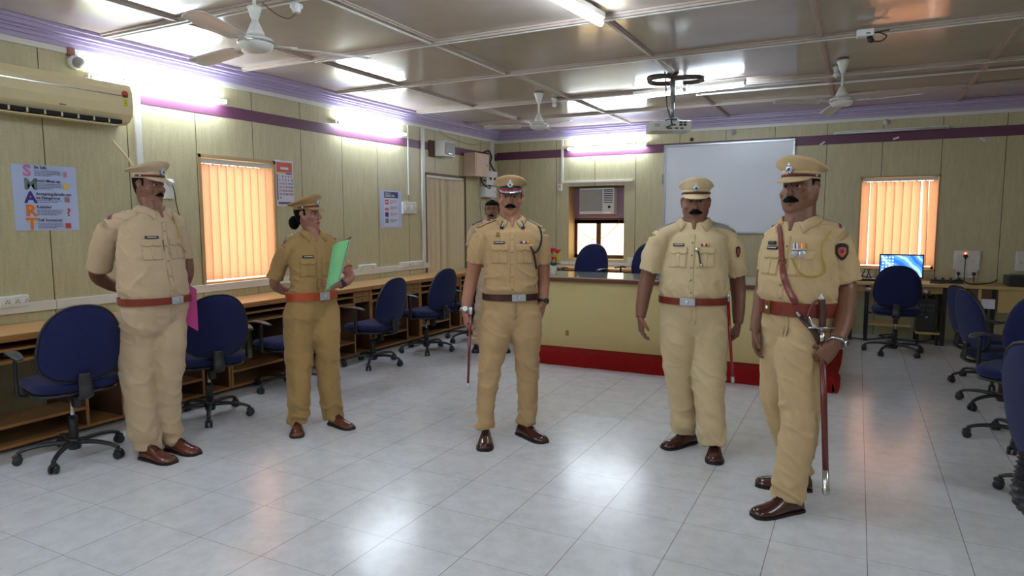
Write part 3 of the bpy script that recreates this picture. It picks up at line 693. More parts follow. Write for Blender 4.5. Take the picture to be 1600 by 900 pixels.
# ------------------------------------------------------------ posters and calendar
def quadM(pa, pb, pc_, off):   # origin lower-left, x to the right, y up on the left wall (x along +Y)
    return Matrix(((0, 0, 1, XW+off), (1, 0, 0, pa), (0, 1, 0, pb), (0, 0, 0, 1)))
def colm(n, r, g, b_): return mat(n, srgb(r, g, b_), .6, vary=.02)
def poster(name, label, cat, y0, y1, z0, z1, m, off=.004, skew=0.0):
    root = empty(name, (XW, (y0+y1)/2, z0), 0, label, cat)
    W_ = y1-y0; H_ = z1-z0
    bm = NB(); rings = []
    for i in range(13):
        s = i/12; bow = .003*math.sin(s*PI*2.2)+.002
        rings.append([V((off-.003+max(bow, 0), -W_/2+s*W_+skew*0, 0)), V((off-.003+max(bow, 0), -W_/2+s*W_, H_)), V((off-.002+max(bow, 0), -W_/2+s*W_, H_)), V((off-.002+max(bow, 0), -W_/2+s*W_, 0))])
    loft(bm, rings); obj('sheet', bm, m, root)
    Mx = Matrix(((0, 0, 1, off+.0045), (1, 0, 0, -W_/2), (0, 1, 0, 0), (0, 0, 0, 1)))
    def rect(nm, x, y, w_, h_, mm, lift=0):
        bm = NB(); p = [Mx @ V((xx*W_, yy*H_, lift+dz)) for dz in (0, .0008) for xx, yy in ((x, y), (x+w_, y), (x+w_, y+h_), (x, y+h_))]
        loft(bm, [p[:4], p[4:]]); return obj(nm, bm, mm, root)
    def lines(nm, x, y, w_, n, dy, mm, h=.008, seed=1):
        rr = random.Random(seed); bm = NB()
        for k in range(n):
            xx = x; yy = y-k*dy; end = x+w_*(1 if k < n-1 else rr.uniform(.4, .9))
            while xx < end-.01:
                l = min(rr.uniform(.015, .06), end-xx)
                p = [Mx @ V((q*W_, r*H_, dz)) for dz in (0, .0006) for q, r in ((xx, yy), (xx+l, yy), (xx+l, yy+h), (xx, yy+h))]
                loft(bm, [p[:4], p[4:]]); xx += l+.008
        return obj(nm, bm, mm, root)
    def txt(s, x, y, size, mm, xs=1.0, bold=0.0, nm='lettering'):
        return text_obj(nm, s, size*H_, mm, root, Mx @ Matrix.Translation((x*W_, y*H_, .0006)), .0004, 'LEFT', xs, bold)
    return root, rect, lines, txt
a, c = onx(16, 258, XW), onx(124, 361, XW)
dk = colm('print_dark', 78, 76, 110); gy = colm('print_grey', 128, 130, 160)
root, rect, lines, txt = poster('safety_poster', 'pale blue poster spelling SMART down its left side', 'poster', a.y, c.y, 1.435, 1.912, M['paper'])
pinkm, grm, vim, orm, yem, redm = colm('p_pink', 196, 120, 176), colm('p_green', 104, 120, 120), colm('p_violet', 66, 42, 130), colm('p_orange', 226, 120, 50), colm('p_yellow', 232, 190, 70), colm('p_red', 200, 60, 60)
for i, (ch, mm, hx) in enumerate((('S', pinkm, 'Be Safe'), ('M', grm, "Don't Meet up"), ('A', vim, 'Accepting Emails can'), ('R', orm, 'Reliable?'), ('T', orm, 'Tell Someone!'))):
    y = .815-i*.2+(-.0)
    txt(ch, .165, y+.01, .235, mm, 1.05, .004)
    txt(hx, .335, y+.125, .062, dk, 1.0, .0006)
    if ch == 'A': txt('be Dangerous', .335, y+.065, .062, dk, 1.0, .0006)
    lines('body_print', .335, y+(.035 if ch == 'A' else .09), .40, 2 if ch == 'A' else 4, .024, gy, .012, i+3)
for i in (3, 4): rect('letter_shade', .185, .815-i*.2+.11, .13, .05, yem, -.0002)
txt('?', .80, .225, .17, redm, 1.1, .002)
rect('small_picture', .79, .83, .05, .08, pinkm); rect('small_picture', .78, .64, .07, .09, yem); rect('small_picture', .78, .44, .08, .08, colm('p_mauve', 150, 110, 130)); rect('small_picture', .77, .03, .09, .08, redm)
a, c = onx(593, 298, XW), onx(627.5, 357, XW)
root, rect, lines, txt = poster('cyber_poster', 'narrow blue-bordered cyberbullying poster beside the switch board', 'poster', a.y, c.y, 1.405, 1.885, M['paper'])
rect('inner_panel', .16, .03, .68, .93, colm('p_pale', 206, 206, 226), -.0006)
rect('title_block', .17, .80, .66, .16, colm('p_navy', 50, 54, 100), -.0001)
txt('WHAT IS', .20, .895, .07, M['paper_w'], .9); txt('CYBERBULLYING', .19, .825, .085, M['paper_w'], .68, .0006)
for i, mm in enumerate((redm, colm('p_rose', 206, 110, 120), vim, colm('p_gr', 110, 130, 120))):
    y = .63-i*.165
    rect('pictogram', .21, y, .16, .12 if i != 1 else .07, mm)
    if i == 0: rect('pictogram_text', .235, y+.045, .11, .03, M['paper_w'], .0008)
    lines('body_print', .44, y+.09, .33, 3, .035, dk, .014, i+11)
a, c = onx(427, 251, XW), onx(460, 321, XW)
root, rect, lines, txt = poster('wall_calendar', 'white monthly wall calendar with red header beside the window', 'calendar', a.y, c.y-.01, 1.655, 2.125, M['paper_w'], off=.008)
rect('header_picture', .10, .745, .82, .21, colm('c_red', 206, 92, 78)); rect('header_title', .3, .80, .42, .05, M['paper_w'], .0009); rect('header_strip', .10, .715, .45, .03, yem); rect('header_strip', .6, .70, .3, .03, colm('c_blue', 70, 80, 170))
rect('side_strip', .10, .13, .05, .56, colm('c_viol', 120, 70, 120))
n_ = 1
for r_ in range(7):
    for k_ in range(5):
        txt(str(n_) if n_ <= 31 else '', .22+k_*.155, .63-r_*.078, .058, (dk if (r_+k_) % 4 else redm), 1.1, .0008, 'date') if n_ <= 31 else None
        n_ += 1
rect('footer_picture', .15, .04, .8, .05, colm('c_dark', 90, 96, 130))
bm = NB(); tube(bm, [(.01, 0, .47), (.012, 0, .49), (.01, .012, .478)], .0015, 6); obj('hanging_ring', bm, M['chrome'], root)
p = ony(1285, 224, YB-.004); b = NB(); box(b, (p.x, YB-.008, p.z), (.07, .004, .022), 0, Matrix.Rotation(-0.600000, 3, 'Y')); b.verts.ensure_lookup_table(); simple('tape_scrap', 'torn white tape scrap on purple band just right of whiteboard', 'tape', b, M['paper_w'])
p = ony(1400, 216, YB-.004); b = NB(); box(b, (p.x, YB-.008, p.z), (.07, .004, .022), 0, Matrix.Rotation(-0.300000, 3, 'Y')); b.verts.ensure_lookup_table(); simple('tape_scrap', 'torn white tape scrap on purple band above the right window', 'tape', b, M['paper_w'])
p = ony(1535, 218, YB-.004); b = NB(); box(b, (p.x, YB-.008, p.z), (.07, .004, .022), 0, Matrix.Rotation(0.700000, 3, 'Y')); b.verts.ensure_lookup_table(); simple('tape_scrap', 'torn white tape scrap on purple band near the right frame edge', 'tape', b, M['paper_w'])

# ------------------------------------------------------------ left wall computer desks (one unit, then copies)
DX = -4.85           # front plane of the desks
UL = .965
def make_desk():
    root = empty('computer_desk', (XW, 0, 0))
    D = DX-XW
    bm = NB(); box2(bm, (.006, .003, .742), (D+.015, UL-.003, .772), .003); obj('desk_top', bm, M['wood'], root)
    bm = NB(); box2(bm, (D+.013, .003, .728), (D+.026, UL-.003, .7725), .004); obj('front_lip', bm, M['wood_lip'], root)
    for y in (.004, .676, UL-.024):
        bm = NB(); box2(bm, (.01, y, .03), (D-.006, y+.02, .742)); s_ = obj('side_panel', bm, M['darkwood'], root)
        bm = NB(); box2(bm, (D-.006, y-.001, .03), (D, y+.021, .742), .001); obj('edge_band', bm, M['wood_lip'], s_)
    def shelf(nm, y0_, y1_, z, x0_, t=.018):
        bm = NB(); box2(bm, (x0_, y0_, z), (D-.012, y1_, z+t)); s_ = obj(nm, bm, M['midwood'], root)
        bm = NB(); box2(bm, (D-.012, y0_, z-.001), (D-.004, y1_, z+t+.001)); obj('edge_band', bm, M['wood_lip'], s_)
    shelf('keyboard_shelf', .024, .676, .585, .12); shelf('upper_shelf', .024, .676, .665, .2, .014)
    shelf('foot_shelf', .024, .676, .165, .18); shelf('bottom_panel', .024, UL-.024, .03, .02)
    bm = NB(); box2(bm, (.01, .024, .60), (.02, UL-.024, .742)); obj('back_rail', bm, M['darkwood'], root)
    bm = NB(); box2(bm, (.06, .70, .60), (D-.004, UL-.028, .728), .003); d_ = obj('drawer', bm, M['midwood'], root)
    bm = NB(); box2(bm, (D-.004, .70, .662), (D-.001, UL-.028, .666)); 
    for z in (.632, .695): lathe(bm, [(0, D), (.004, D), (.006, D+.012), (0, D+.015)], c=(0, .81, z), ax='x', N=10)
    obj('drawer_knobs', bm, M['dark'], d_)
    return root
desk0 = make_desk()
END = 2.11
ks = list(range(-2, 7)); names = {0: 'behind the nearest chair on the left', 1: 'behind the second chair', 2: 'behind the woman officer', 3: 'just right of her', 4: 'under the cyber poster', 5: 'by the beige vertical blind', 6: 'at the back left corner', -1: 'at the frame left edge', -2: 'left of the frame'}
for i, k in enumerate(ks):
    if k == -2: continue
    lab = 'open wooden computer desk along left wall, the one ' + names[k]
    loc = (XW, END+k*UL, 0)
    if k == -1: desk0.location = loc; tag(desk0, lab, 'desk', 'computer desks along the left wall')
    else: dup(desk0, loc, 0, lab)
# small things on the keyboard shelves
b = NB(); box(b, (XW+.36, 4.45, .613), (.13, .38, .018), .004)
for i in range(4):
    for j in range(14): box(b, (XW+.315+i*.028, 4.29+j*.025, .624), (.02, .018, .006))
tag(obj('keyboard', b, M['black_pl']), 'black keyboard on the desk shelf behind the woman officer', 'keyboard')
b = NB(); tube(b, [(XW+.33, 2.35, .62), (XW+.40, 2.36, .62)], [.03, .02], 12, flat=.5, ref=(0, 0, 1)); tag(obj('computer_mouse', b, M['black_pl'], smooth=True), 'small dark mouse on the desk shelf beside the nearest chair', 'mouse')

# ------------------------------------------------------------ office chair: local +Y is the way the sitter faces
def outline(a_, b_, e, top, n=36):
    pts = []
    for k in range(n):
        t = 2*PI*k/n; x = a_*se(math.cos(t), e); z = b_*se(math.sin(t), e); x *= (1-top*(z/b_))
        pts.append((x, z))
    return pts
def cushion(bm, a_, b_, e, top, thick, place, curve=0.0, n=36):
    o_ = outline(a_, b_, e, top, n); rings = []
    prof = [(.02, .5), (.5, .5), (.8, .47), (.93, .38), (.985, .22), (1, .0), (.985, -.22), (.93, -.38), (.8, -.47), (.5, -.5), (.02, -.5)]
    for s, h in prof: rings.append([place(x*s, z*s, h*thick+curve*((x*s)**2)) for x, z in o_])
    loft(bm, rings)
SEAT = .47
def make_chair():
    root = empty('office_chair', (0, 0, 0))
    # base
    bm = NB(); lathe(bm, [(0, .055), (.035, .055), (.04, .075), (.034, .12), (.028, .125), (0, .125)]); obj('hub', bm, M['black_pl'], root, smooth=True)
    for k in range(5):
        g = 2*PI*k/5+.3; d = V((math.cos(g), math.sin(g), 0))
        bm = NB(); tube(bm, [d*.03+V((0, 0, .10)), d*.15+V((0, 0, .105)), d*.25+V((0, 0, .092)), d*.30+V((0, 0, .072))], [.022, .019, .016, .014], 10, sub=3, flat=.75, ref=(0, 0, 1)); obj('base_leg', bm, M['black_pl'], root, smooth=True)
        t = V((-d.y, d.x, 0)); c = d*.30+V((0, 0, .027))
        bm = NB()
        for s in (-1, 1): tube(bm, [c+t*(s*.006), c+t*(s*.010), c+t*(s*.022), c+t*(s*.026)], [.02, .027, .027, .021], 16)
        tube(bm, [c+V((0, 0, .045)), c+V((0, 0, .012))], .007, 8)
        tube(bm, [c-d*.018+V((0, 0, .02)), c+V((0, 0, .031)), c+d*.02+V((0, 0, .02))], .014, 8, sub=3, flat=1.2, ref=t); obj('caster', bm, M['black_pl'], root, smooth=True)
    bm = NB(); cyl(bm, (0, 0, .12), (0, 0, .27), .026); 
    for k in range(9): lathe(bm, [(.02, .13+k*.014), (.030, .137+k*.014), (.02, .144+k*.014)], N=18)
    obj('lift_cover', bm, M['black_pl'], root, smooth=True)
    bm = NB(); cyl(bm, (0, 0, .10), (0, 0, SEAT-.09), .0135); obj('gas_lift', bm, M['chrome'], root, smooth=True)
    bm = NB(); box(bm, (0, .0, SEAT-.085), (.16, .22, .035), .008); tube(bm, [(.05, 0, SEAT-.09), (.2, .0, SEAT-.095), (.25, .0, SEAT-.10)], [.006, .006, .010], 8); box(bm, (0, -.1, SEAT-.14), (.05, .06, .09), .01); obj('tilt_mechanism', bm, M['black_pl'], root)
    bm = NB(); cushion(bm, .245, .235, .5, 0.0, .075, lambda x, y, h: V((x, y, SEAT-.035+h-.12*max(y-.12, 0)**1.0*.5)), .15); st = obj('seat', bm, M['blue_fab'], root, smooth=True)
    bm = NB(); cushion(bm, .235, .225, .5, 0.0, .03, lambda x, y, h: V((x, y, SEAT-.075+h-.06*max(y-.12, 0)))); obj('seat_shell', bm, M['black_pl'], st, smooth=True)
    ln = math.radians(12)
    def pb(x, z, h): return V((x, -.235-h-.0*z-math.sin(ln)*(z+.2)-.25*0, SEAT+.235+z*math.cos(ln)))
    BA, BB = .222, .240
    bm = NB(); cushion(bm, BA, BB, .80, .13, .062, pb, -.55); bk = obj('backrest', bm, M['blue_fab'], root, smooth=True)
    bm = NB(); o_ = outline(BA*1.012, BB*1.012, .80, .13, 48); rings = []
    pts = [pb(x, z, -.55*x*x+.004) for x, z in o_]
    for i in range(48):
        p = pts[i]; c = V((0, p.y, SEAT+.235)); dv = (p-c).normalized(); yv_ = V((0, 1, 0))
        rings.append([p+dv*(.0065*math.cos(q))+yv_*(.014*math.sin(q)) for q in [2*PI*j/8 for j in range(8)]])
    rings.append(rings[0]); loft(bm, rings, cap=False); obj('edge_trim', bm, M['black_pl'], bk, smooth=True)
    bm = NB(); tube(bm, [(0, -.08, SEAT-.10), (0, -.24, SEAT-.10), (0, -.300, SEAT-.07), (0, -.292, SEAT-.01), (0, -.292, SEAT+.06)], [.036, .042, .042, .040, .034], 10, sub=4, flat=.35, ref=(0, 0, 1))
    obj('back_bracket', bm, M['black_pl'], root, smooth=True)
    for s in (-1, 1):
        bm = NB(); tube(bm, [(s*.17, -.02, SEAT-.085), (s*.27, -.02, SEAT-.08), (s*.285, -.02, SEAT-.03), (s*.285, -.03, SEAT+.17)], [.022, .022, .024, .02], 10, sub=4, flat=.5, ref=(0, 0, 1)); ar = obj('armrest', bm, M['black_pl'], root, smooth=True)
        bm = NB(); tube(bm, [(s*.285, -.15, SEAT+.165), (s*.287, -.05, SEAT+.182), (s*.285, .06, SEAT+.182), (s*.278, .12, SEAT+.172)], [.02, .034, .034, .02], 12, sub=3, flat=.36, ref=(0, 0, 1)); obj('arm_pad', bm, M['grey_dk'], ar, smooth=True)
    return root
M['grey_dk'] = mat('dark_grey_armpad', srgb(62, 64, 68), .45)
chair0 = make_chair(); used = [False]
UPPER = ('gas_lift', 'tilt_mechanism', 'seat', 'backrest', 'back_bracket', 'armrest')
def base(n): return n.split('.')[0]
def place_chair(x, y, face, label, lift=0.0, group='blue office chairs', base_rot=None):
    """face: direction (degrees from +X) the sitter looks; lift raises the seat; base_rot turns the star"""
    rz = math.radians(face-90)
    if not used[0]: r = chair0; r.location = (x, y, 0); r.rotation_euler = (0, 0, rz); tag(r, label, 'chair', group); used[0] = True; proto_lift(r, lift); return r
    r = dup(chair0, (x, y, 0), rz, label, group)
    for c in r.children:
        if base(c.name) in UPPER: c.location = (0, 0, lift)
        if base_rot is not None and base(c.name) in ('base_leg', 'caster', 'hub'): c.rotation_euler = (0, 0, math.radians(base_rot))
    return r
def proto_lift(r, lift):
    for c in r.children:
        if base(c.name) in UPPER: c.location = (0, 0, lift)
place_chair(-4.40, 2.44, 166, 'blue office chair nearest the viewer on the left, back turned, behind leftmost officer', .06, base_rot=17)
place_chair(-4.38, 3.44, 156, 'blue office chair between the leftmost officer and the woman officer', .03, base_rot=20)
place_chair(-4.55, 4.40, 176, 'blue office chair almost hidden behind the woman officer legs', -.02, base_rot=20)
place_chair(-4.45, 5.50, 178, 'blue office chair just right of the woman officer, seen from its side', -.02, base_rot=-22)
place_chair(-4.38, 6.37, 173, 'blue office chair beside the beige vertical blind, behind stick hand', .02, base_rot=-10)
place_chair(-4.30, 7.2, 172, 'farthest blue office chair, partly hidden behind the central officer arm', .0, base_rot=15)
place_chair(.42, 8.60, 88, 'blue office chair in front of the lit monitor', .06, base_rot=12)
place_chair(1.12, 7.35, 22, 'blue office chair farther of the overlapping right pair', -.04, base_rot=30)
place_chair(1.08, 6.45, 18, 'blue office chair nearer of the overlapping right pair, base showing', .0, base_rot=-10)
place_chair(1.03, 5.45, 240, 'blue office chair cut by the right frame edge, behind the nearest right chair', .05, base_rot=13)
place_chair(1.05, 4.38, 240, 'blue office chair at right frame edge of which only base and castor show', .02, base_rot=-4)
eg = at(1557, 640, 2.55); fa = math.radians(24)
ec = eg+V((math.sin(fa), -math.cos(fa), 0))*.22+V((math.cos(fa), math.sin(fa), 0))*.29
nc = place_chair(ec.x, ec.y, 24, 'nearest blue office chair at the right frame edge, cropped by the frame', .13, base_rot=80)
bm = NB(); pp = [(0, -.14, SEAT-.11), (0, -.24, SEAT-.13), (0, -.315, SEAT-.07), (0, -.31, SEAT+.01), (0, -.30, SEAT+.08)]; cp, _ = catmull([V(p) for p in pp], [0]*5, 14)
tube(bm, cp, [.038 if k % 3 else .046 for k in range(len(cp))], 14); sl = obj('ribbed_sleeve', bm, M['black_pl'], nc, smooth=False); sl.location.z = .13

# ------------------------------------------------------------ dais and counter
DY0 = 6.34; DX0, DX1 = -3.05, -.14
bm = NB(); box2(bm, (DX0, DY0+.02, 0), (DX1-.01, 9.3, .135), .006)
dais = obj('dais', bm, M['darkwood']); tag(dais, 'low platform wrapped in red carpet under the pale counter', 'platform')
bm = NB(); rings = []
for i in range(60):
    x = DX0-.01+(DX1-DX0+.012)*i/59; w1 = .006*math.sin(i*.9)+.004*math.sin(i*2.3)
    rings.append([V((x, DY0+w1-.004, .001)), V((x, DY0+w1*.4, .07)), V((x, DY0+.012, .143)), V((x, 9.3, .146)), V((x, 9.3, .136)), V((x, DY0+.02, .136)), V((x, DY0+.012+w1*.4, .07)), V((x, DY0+.01+w1, .001))])
loft(bm, rings); obj('carpet', bm, M['red'], dais)
bm = NB(); rings = []
for i in range(40):
    t = i/39; y = DY0+(9.3-DY0)*t; out = .035+.02*math.sin(t*7+.6)**2+.006*math.sin(t*19); zl = .001
    if .10 < t < .2: zl = .001+.07*math.sin((t-.10)/.10*PI)
    rings.append([V((DX1+out, y, zl)), V((DX1+out*.5, y, .075+zl*.2)), V((DX1-.002, y, .144)), V((DX1-.012, y, .138)), V((DX1+out*.5-.008, y, .07+zl*.2)), V((DX1+out-.01, y, zl))])
loft(bm, rings); obj('side_carpet_flap', bm, M['red2'], dais)

CY0 = 6.60; CX0, CX1 = -3.30, -.35; CZ = .905
bm = NB(); box2(bm, (CX0+.03, CY0, .146), (CX1-.03, CY0+.03, CZ-.05)); box2(bm, (CX0+.03, CY0+.03, .146), (CX0+.06, CY0+.62, CZ-.05)); box2(bm, (CX1-.06, CY0+.03, .146), (CX1-.03, CY0+.62, CZ-.05))
for x in (-2.93, -1.62): box2(bm, (x, CY0-.003, .15), (x+.004, CY0, CZ-.05))
ct = obj('front_panel', bm, M['counter'])
root = empty('reception_counter', ((CX0+CX1)/2, CY0+.3, .146), 0, 'long pale yellow counter with brown edged glossy top', 'counter')
ct.parent = root; ct.matrix_parent_inverse = Matrix.Translation(-root.location)
def sub(nm, bm, m, smooth=False):
    o_ = obj(nm, bm, m, root, smooth); o_.matrix_parent_inverse = Matrix.Translation(-root.location); return o_
bm = NB(); box2(bm, (CX0, CY0-.05, CZ-.012), (CX1, CY0+.70, CZ), .002); sub('worktop', bm, M['counter_top'])
bm = NB(); box2(bm, (CX0-.004, CY0-.056, CZ-.05), (CX1+.004, CY0+.70, CZ-.011), .006); sub('edge_moulding', bm, M['counter_lip'])
bm = NB(); box(bm, (-2.72, CY0-.004, .30), (.03, .012, .06), .003); sub('latch', bm, M['wood_lip'])

# flower pot on the counter
fp = onz(865, 428, CZ)
root = empty('flower_pot', (fp.x, fp.y, CZ), 0, 'small white pot of red and yellow artificial flowers on the counter', 'flower pot')
bm = NB(); lathe(bm, [(0, 0), (.032, 0), (.045, .09), (.047, .095), (.04, .093), (.038, .08), (0, .08)]); obj('pot', bm, M['white_pl'], root, smooth=True)
gm = mat('leaf_green', srgb(52, 92, 44), .6); rm = mat('flower_red', srgb(206, 30, 44), .6); ym_ = mat('flower_yellow', srgb(232, 206, 60), .6)
rr = random.Random(4)
for k in range(9):
    g = 2*PI*k/9; h = rr.uniform(.14, .26); dx = V((math.cos(g), math.sin(g), 0))*rr.uniform(.03, .10)
    bm = NB(); tube(bm, [(0, 0, .07), dx*.5+V((0, 0, h*.6)), dx+V((0, 0, h))], .0025, 6, sub=3); obj('stem', bm, gm, root)
    bm = NB(); c = dx+V((0, 0, h))
    for q in range(7):
        a_ = 2*PI*q/7; dd = V((math.cos(a_), math.sin(a_), .5)).normalized()
        tube(bm, [c, c+dd*.025+V((0, 0, .014)), c+dd*.05+V((0, 0, .008))], [.010, .026, .006], 8, sub=2, flat=.35, ref=(0, 0, 1))
    lathe(bm, [(0, -.01), (.022, 0), (.020, .02), (0, .028)], c=c, N=10)
    obj('flower', bm, ym_ if (math.cos(g)*RH.x+math.sin(g)*RH.y) > .55 else rm, root, smooth=True)
for k in range(8):
    g = 2*PI*k/8+.3; d = V((math.cos(g), math.sin(g), 0))
    bm = NB(); tube(bm, [d*.01+V((0, 0, .08)), d*.05+V((0, 0, .12)), d*.09+V((0, 0, .11))], [.004, .018, .003], 8, sub=3, flat=.15, ref=(0, 0, 1)); obj('leaf', bm, gm, root, smooth=True)

# desk behind the counter and its two chairs
root = empty('back_desk', (-3.3, 9.6, 0), 0, 'wooden desk against the back wall behind the counter', 'desk')
bm = NB(); box2(bm, (-1.1, -.33, .765), (1.55, .28, .795), .004); obj('desk_top', bm, M['wood'], root)
for x in (-1.08, .2, 1.5):
    bm = NB(); box2(bm, (x, -.28, .0), (x+.025, .27, .765)); obj('side_panel', bm, M['darkwood'], root)
bm = NB(); box2(bm, (-1.05, -.24, .68), (1.5, -.22, .765)); obj('apron', bm, M['wood_lip'], root)
P1 = onz(918, 421, .795); 
c_ = place_chair(-3.02, 7.78, 262, 'blue office chair behind the counter in front of the small glowing window', .106); c_.location.z = .146
c_ = place_chair(-2.36, 8.08, 262, 'blue office chair behind the counter beside the whiteboard edge', .12); c_.location.z = .146
cab('desk_cable', 'thin cable lying on the desk behind the counter', [V((-2.9, 9.7, .80)), V((-2.6, 9.5, .80)), V((-2.4, 9.6, .80)), V((-2.1, 9.55, .80)), V((-1.9, 9.8, .80))], .005, 'grey_pl')

# ------------------------------------------------------------ right rear desk and what stands on it
DZ = .735; DY = 9.28
root = empty('rear_desk', (1.1, 9.6, 0), 0, 'pale wooden desk with black steel legs under the back wall window', 'desk')
pw = mat('pale_desk_wood', srgb(186, 158, 102), .45, vary=.1, stretch=(2, 10, 4))
bm = NB(); box2(bm, (-1.25, DY-9.6, DZ-.035), (1.6, .28, DZ), .003); obj('desk_top', bm, pw, root)
bm = NB(); box2(bm, (-1.1, DY-9.6+.1, DZ-.12), (.06, DY-9.6+.12, DZ-.035)); obj('apron', bm, pw, root)
for x in (-1.15, -.98, -.17, .30, 1.2):
    for y in (DY-9.6+.05, .2):
        bm = NB(); box2(bm, (x, y, 0), (x+.04, y+.04, DZ-.035)); obj('leg', bm, M['black_metal'], root)
bm = NB(); box2(bm, (-.97, DY-9.6+.06, .20), (-.48, .10, .222)); obj('footrest_shelf', bm, pw, root)
bm = NB(); box2(bm, (.08, DY-9.6+.03, DZ-.20), (.30, .2, DZ-.036)); dcab = obj('drawer_cabinet', bm, M['darkwood'], root)
bm = NB(); box2(bm, (.17, DY-9.6+.02, DZ-.20), (.20, DY-9.6+.03, DZ-.04)); obj('partition_edge', bm, pw, dcab)
bm = NB(); box2(bm, (.36, DY-9.6+.02, DZ-.30), (1.15, DY-9.6+.04, DZ-.036)); obj('front_board', bm, pw, root)
simple('notice_card', 'white paper card stuck below the rear desk top', 'paper', (lambda bm: (box(bm, tuple(ony(1544, 475, DY+.005)), (.13, .004, .11)), bm)[1])(NB()), M['paper_w'])
# computer tower under the desk
root = empty('computer_tower', (.78, 9.56, .155), 0, 'black computer tower on a low stand under the rear desk', 'computer')
bm = NB(); box(bm, (0, 0, .20), (.19, .40, .40), .01); obj('case', bm, M['black_pl'], root)
bm = NB(); box(bm, (0, -.203, .32), (.15, .008, .035), .002); box(bm, (0, -.203, .26), (.15, .008, .02), .002); obj('drive_bay', bm, M['grey_dk'], root)
bm = NB(); lathe(bm, [(0, -.21), (.012, -.21), (.012, -.2), (0, -.2)], c=(0, 0, .18), ax='y'); obj('power_button', bm, M['chrome'], root)
root = empty('tower_stand', (.80, 9.56, 0), 0, 'low wooden stand carrying the black computer tower', 'stand')
bm = NB(); box2(bm, (-.13, -.24, .13), (.12, .23, .155), .002); obj('board', bm, pw, root)
for x in (-.12, .08):
    for y in (-.22, .18): bm = NB(); box2(bm, (x, y, 0), (x+.03, y+.03, .13)); obj('leg', bm, M['black_metal'], root)
# monitor
ML, MR = ony(1376, 398, 9.52), ony(1443, 398, 9.52); mz1 = ML.z; mz0 = ony(1376, 432, 9.52).z
mx_ = (ML.x+MR.x)/2; mw = MR.x-ML.x; mh = mz1-mz0
root = empty('monitor', (mx_, 9.52, DZ), 0, 'lit computer monitor with blue desktop picture on the rear desk', 'monitor')
bm = NB(); box(bm, (0, .015, mz0-DZ+mh/2), (mw+.02, .035, mh+.02), .004); obj('bezel', bm, M['black_pl'], root)
sm = bpy.data.materials.new('screen_picture'); sm.use_nodes = True; nt = sm.node_tree; b_ = nt.nodes['Principled BSDF']
tc = nt.nodes.new('ShaderNodeTexCoord'); wv = nt.nodes.new('ShaderNodeTexWave'); wv.inputs['Scale'].default_value = 2.2; wv.inputs['Distortion'].default_value = 6; wv.inputs['Detail'].default_value = 3
mp = nt.nodes.new('ShaderNodeMapping'); mp.inputs['Rotation'].default_value = (0, .8, 0); nt.links.new(tc.outputs['Object'], mp.inputs[0]); nt.links.new(mp.outputs[0], wv.inputs[0])
rp = nt.nodes.new('ShaderNodeValToRGB'); nt.links.new(wv.outputs[0], rp.inputs[0]); e = rp.color_ramp.elements
e[0].color = srgb(30, 60, 140); e[1].color = srgb(110, 150, 150); e.new(.5).color = srgb(40, 110, 170); e.new(.8).color = srgb(60, 84, 140)
nt.links.new(rp.outputs[0], b_.inputs['Emission Color']); nt.links.new(rp.outputs[0], b_.inputs['Base Color']); b_.inputs['Emission Strength'].default_value = 1.2
bm = NB(); box(bm, (0, -.004, mz0-DZ+mh/2), (mw-.01, .004, mh-.01)); scn = obj('screen', bm, sm, root)
im = emit('screen_icon', (.55, .6, 1, 1), 1.0); bm = NB()
for i in range(4):
    for j in range(6): box(bm, (-mw/2+.03+i*.035, -.0075, mz1-DZ-.03-j*.038), (.018, .002, .016))
obj('desktop_icons', bm, im, scn)
bm = NB(); box(bm, (0, .05, .01), (.22, .16, .014), .004); box(bm, (0, .045, (mz0-DZ)/2+.04), (.06, .025, mz0-DZ+.1), .003); obj('stand', bm, M['black_pl'], root)
# black box on desk at right edge, router, cables
root = empty('printer', (1.75, 9.52, DZ), 0, 'black ribbed desktop box at right frame edge on rear desk', 'printer')
bm = NB(); box(bm, (.05, 0, .06), (.5, .3, .12), .01); obj('body', bm, M['black_pl'], root)
bm = NB()
for k in range(8): box(bm, (.05, -.152, .02+k*.011), (.46, .004, .004))
obj('vent_ribs', bm, M['dark'], root)
bm = NB(); box(bm, (.05, -.02, .124), (.4, .2, .012), .004); obj('paper_tray', bm, M['grey_dk'], root)
root = empty('wireless_router', (.12, 9.5, DZ), 0, 'black router with upright antennas beside the monitor', 'router')
bm = NB(); box(bm, (0, 0, .015), (.2, .13, .03), .006); obj('body', bm, M['black_pl'], root)
for x, t in ((-.06, .05), (.0, .04), (.06, -.05)):
    bm = NB(); tube(bm, [(x, .05, .02), (x+t, .05, .15)], [.007, .005], 8); obj('antenna', bm, M['black_pl'], root, smooth=True)
b = NB(); box(b, (0, 0, 0), (.07, .02, .17), .004, Matrix.Rotation(.12, 3, 'Y')); 
b.verts.ensure_lookup_table(); bmesh.ops.translate(b, verts=b.verts, vec=(-.03, 9.42, DZ+.09)); tag(obj('desk_phone_handset', b, M['black_pl']), 'thin black upright device at left end of rear desk', 'device')
root = empty('power_strip', (.98, 9.55, DZ), 0, 'black power strip with plugs lying on the rear desk', 'power strip')
bm = NB(); box(bm, (0, 0, .02), (.34, .06, .04), .006); obj('body', bm, M['black_pl'], root)
bm = NB()
for k in range(4): box(bm, (-.12+k*.08, 0, .05), (.03, .03, .03), .005)
obj('plugs', bm, M['grey_dk'], root)
cab('desk_cable', 'tangled black cables on the rear desk right of monitor', [V((.8, 9.45, DZ+.01)), V((.95, 9.38, DZ+.015)), V((1.1, 9.5, DZ+.05)), V((1.2, 9.42, DZ+.01)), V((1.4, 9.5, DZ+.02)), V((1.5, 9.7, DZ+.05))], .008)
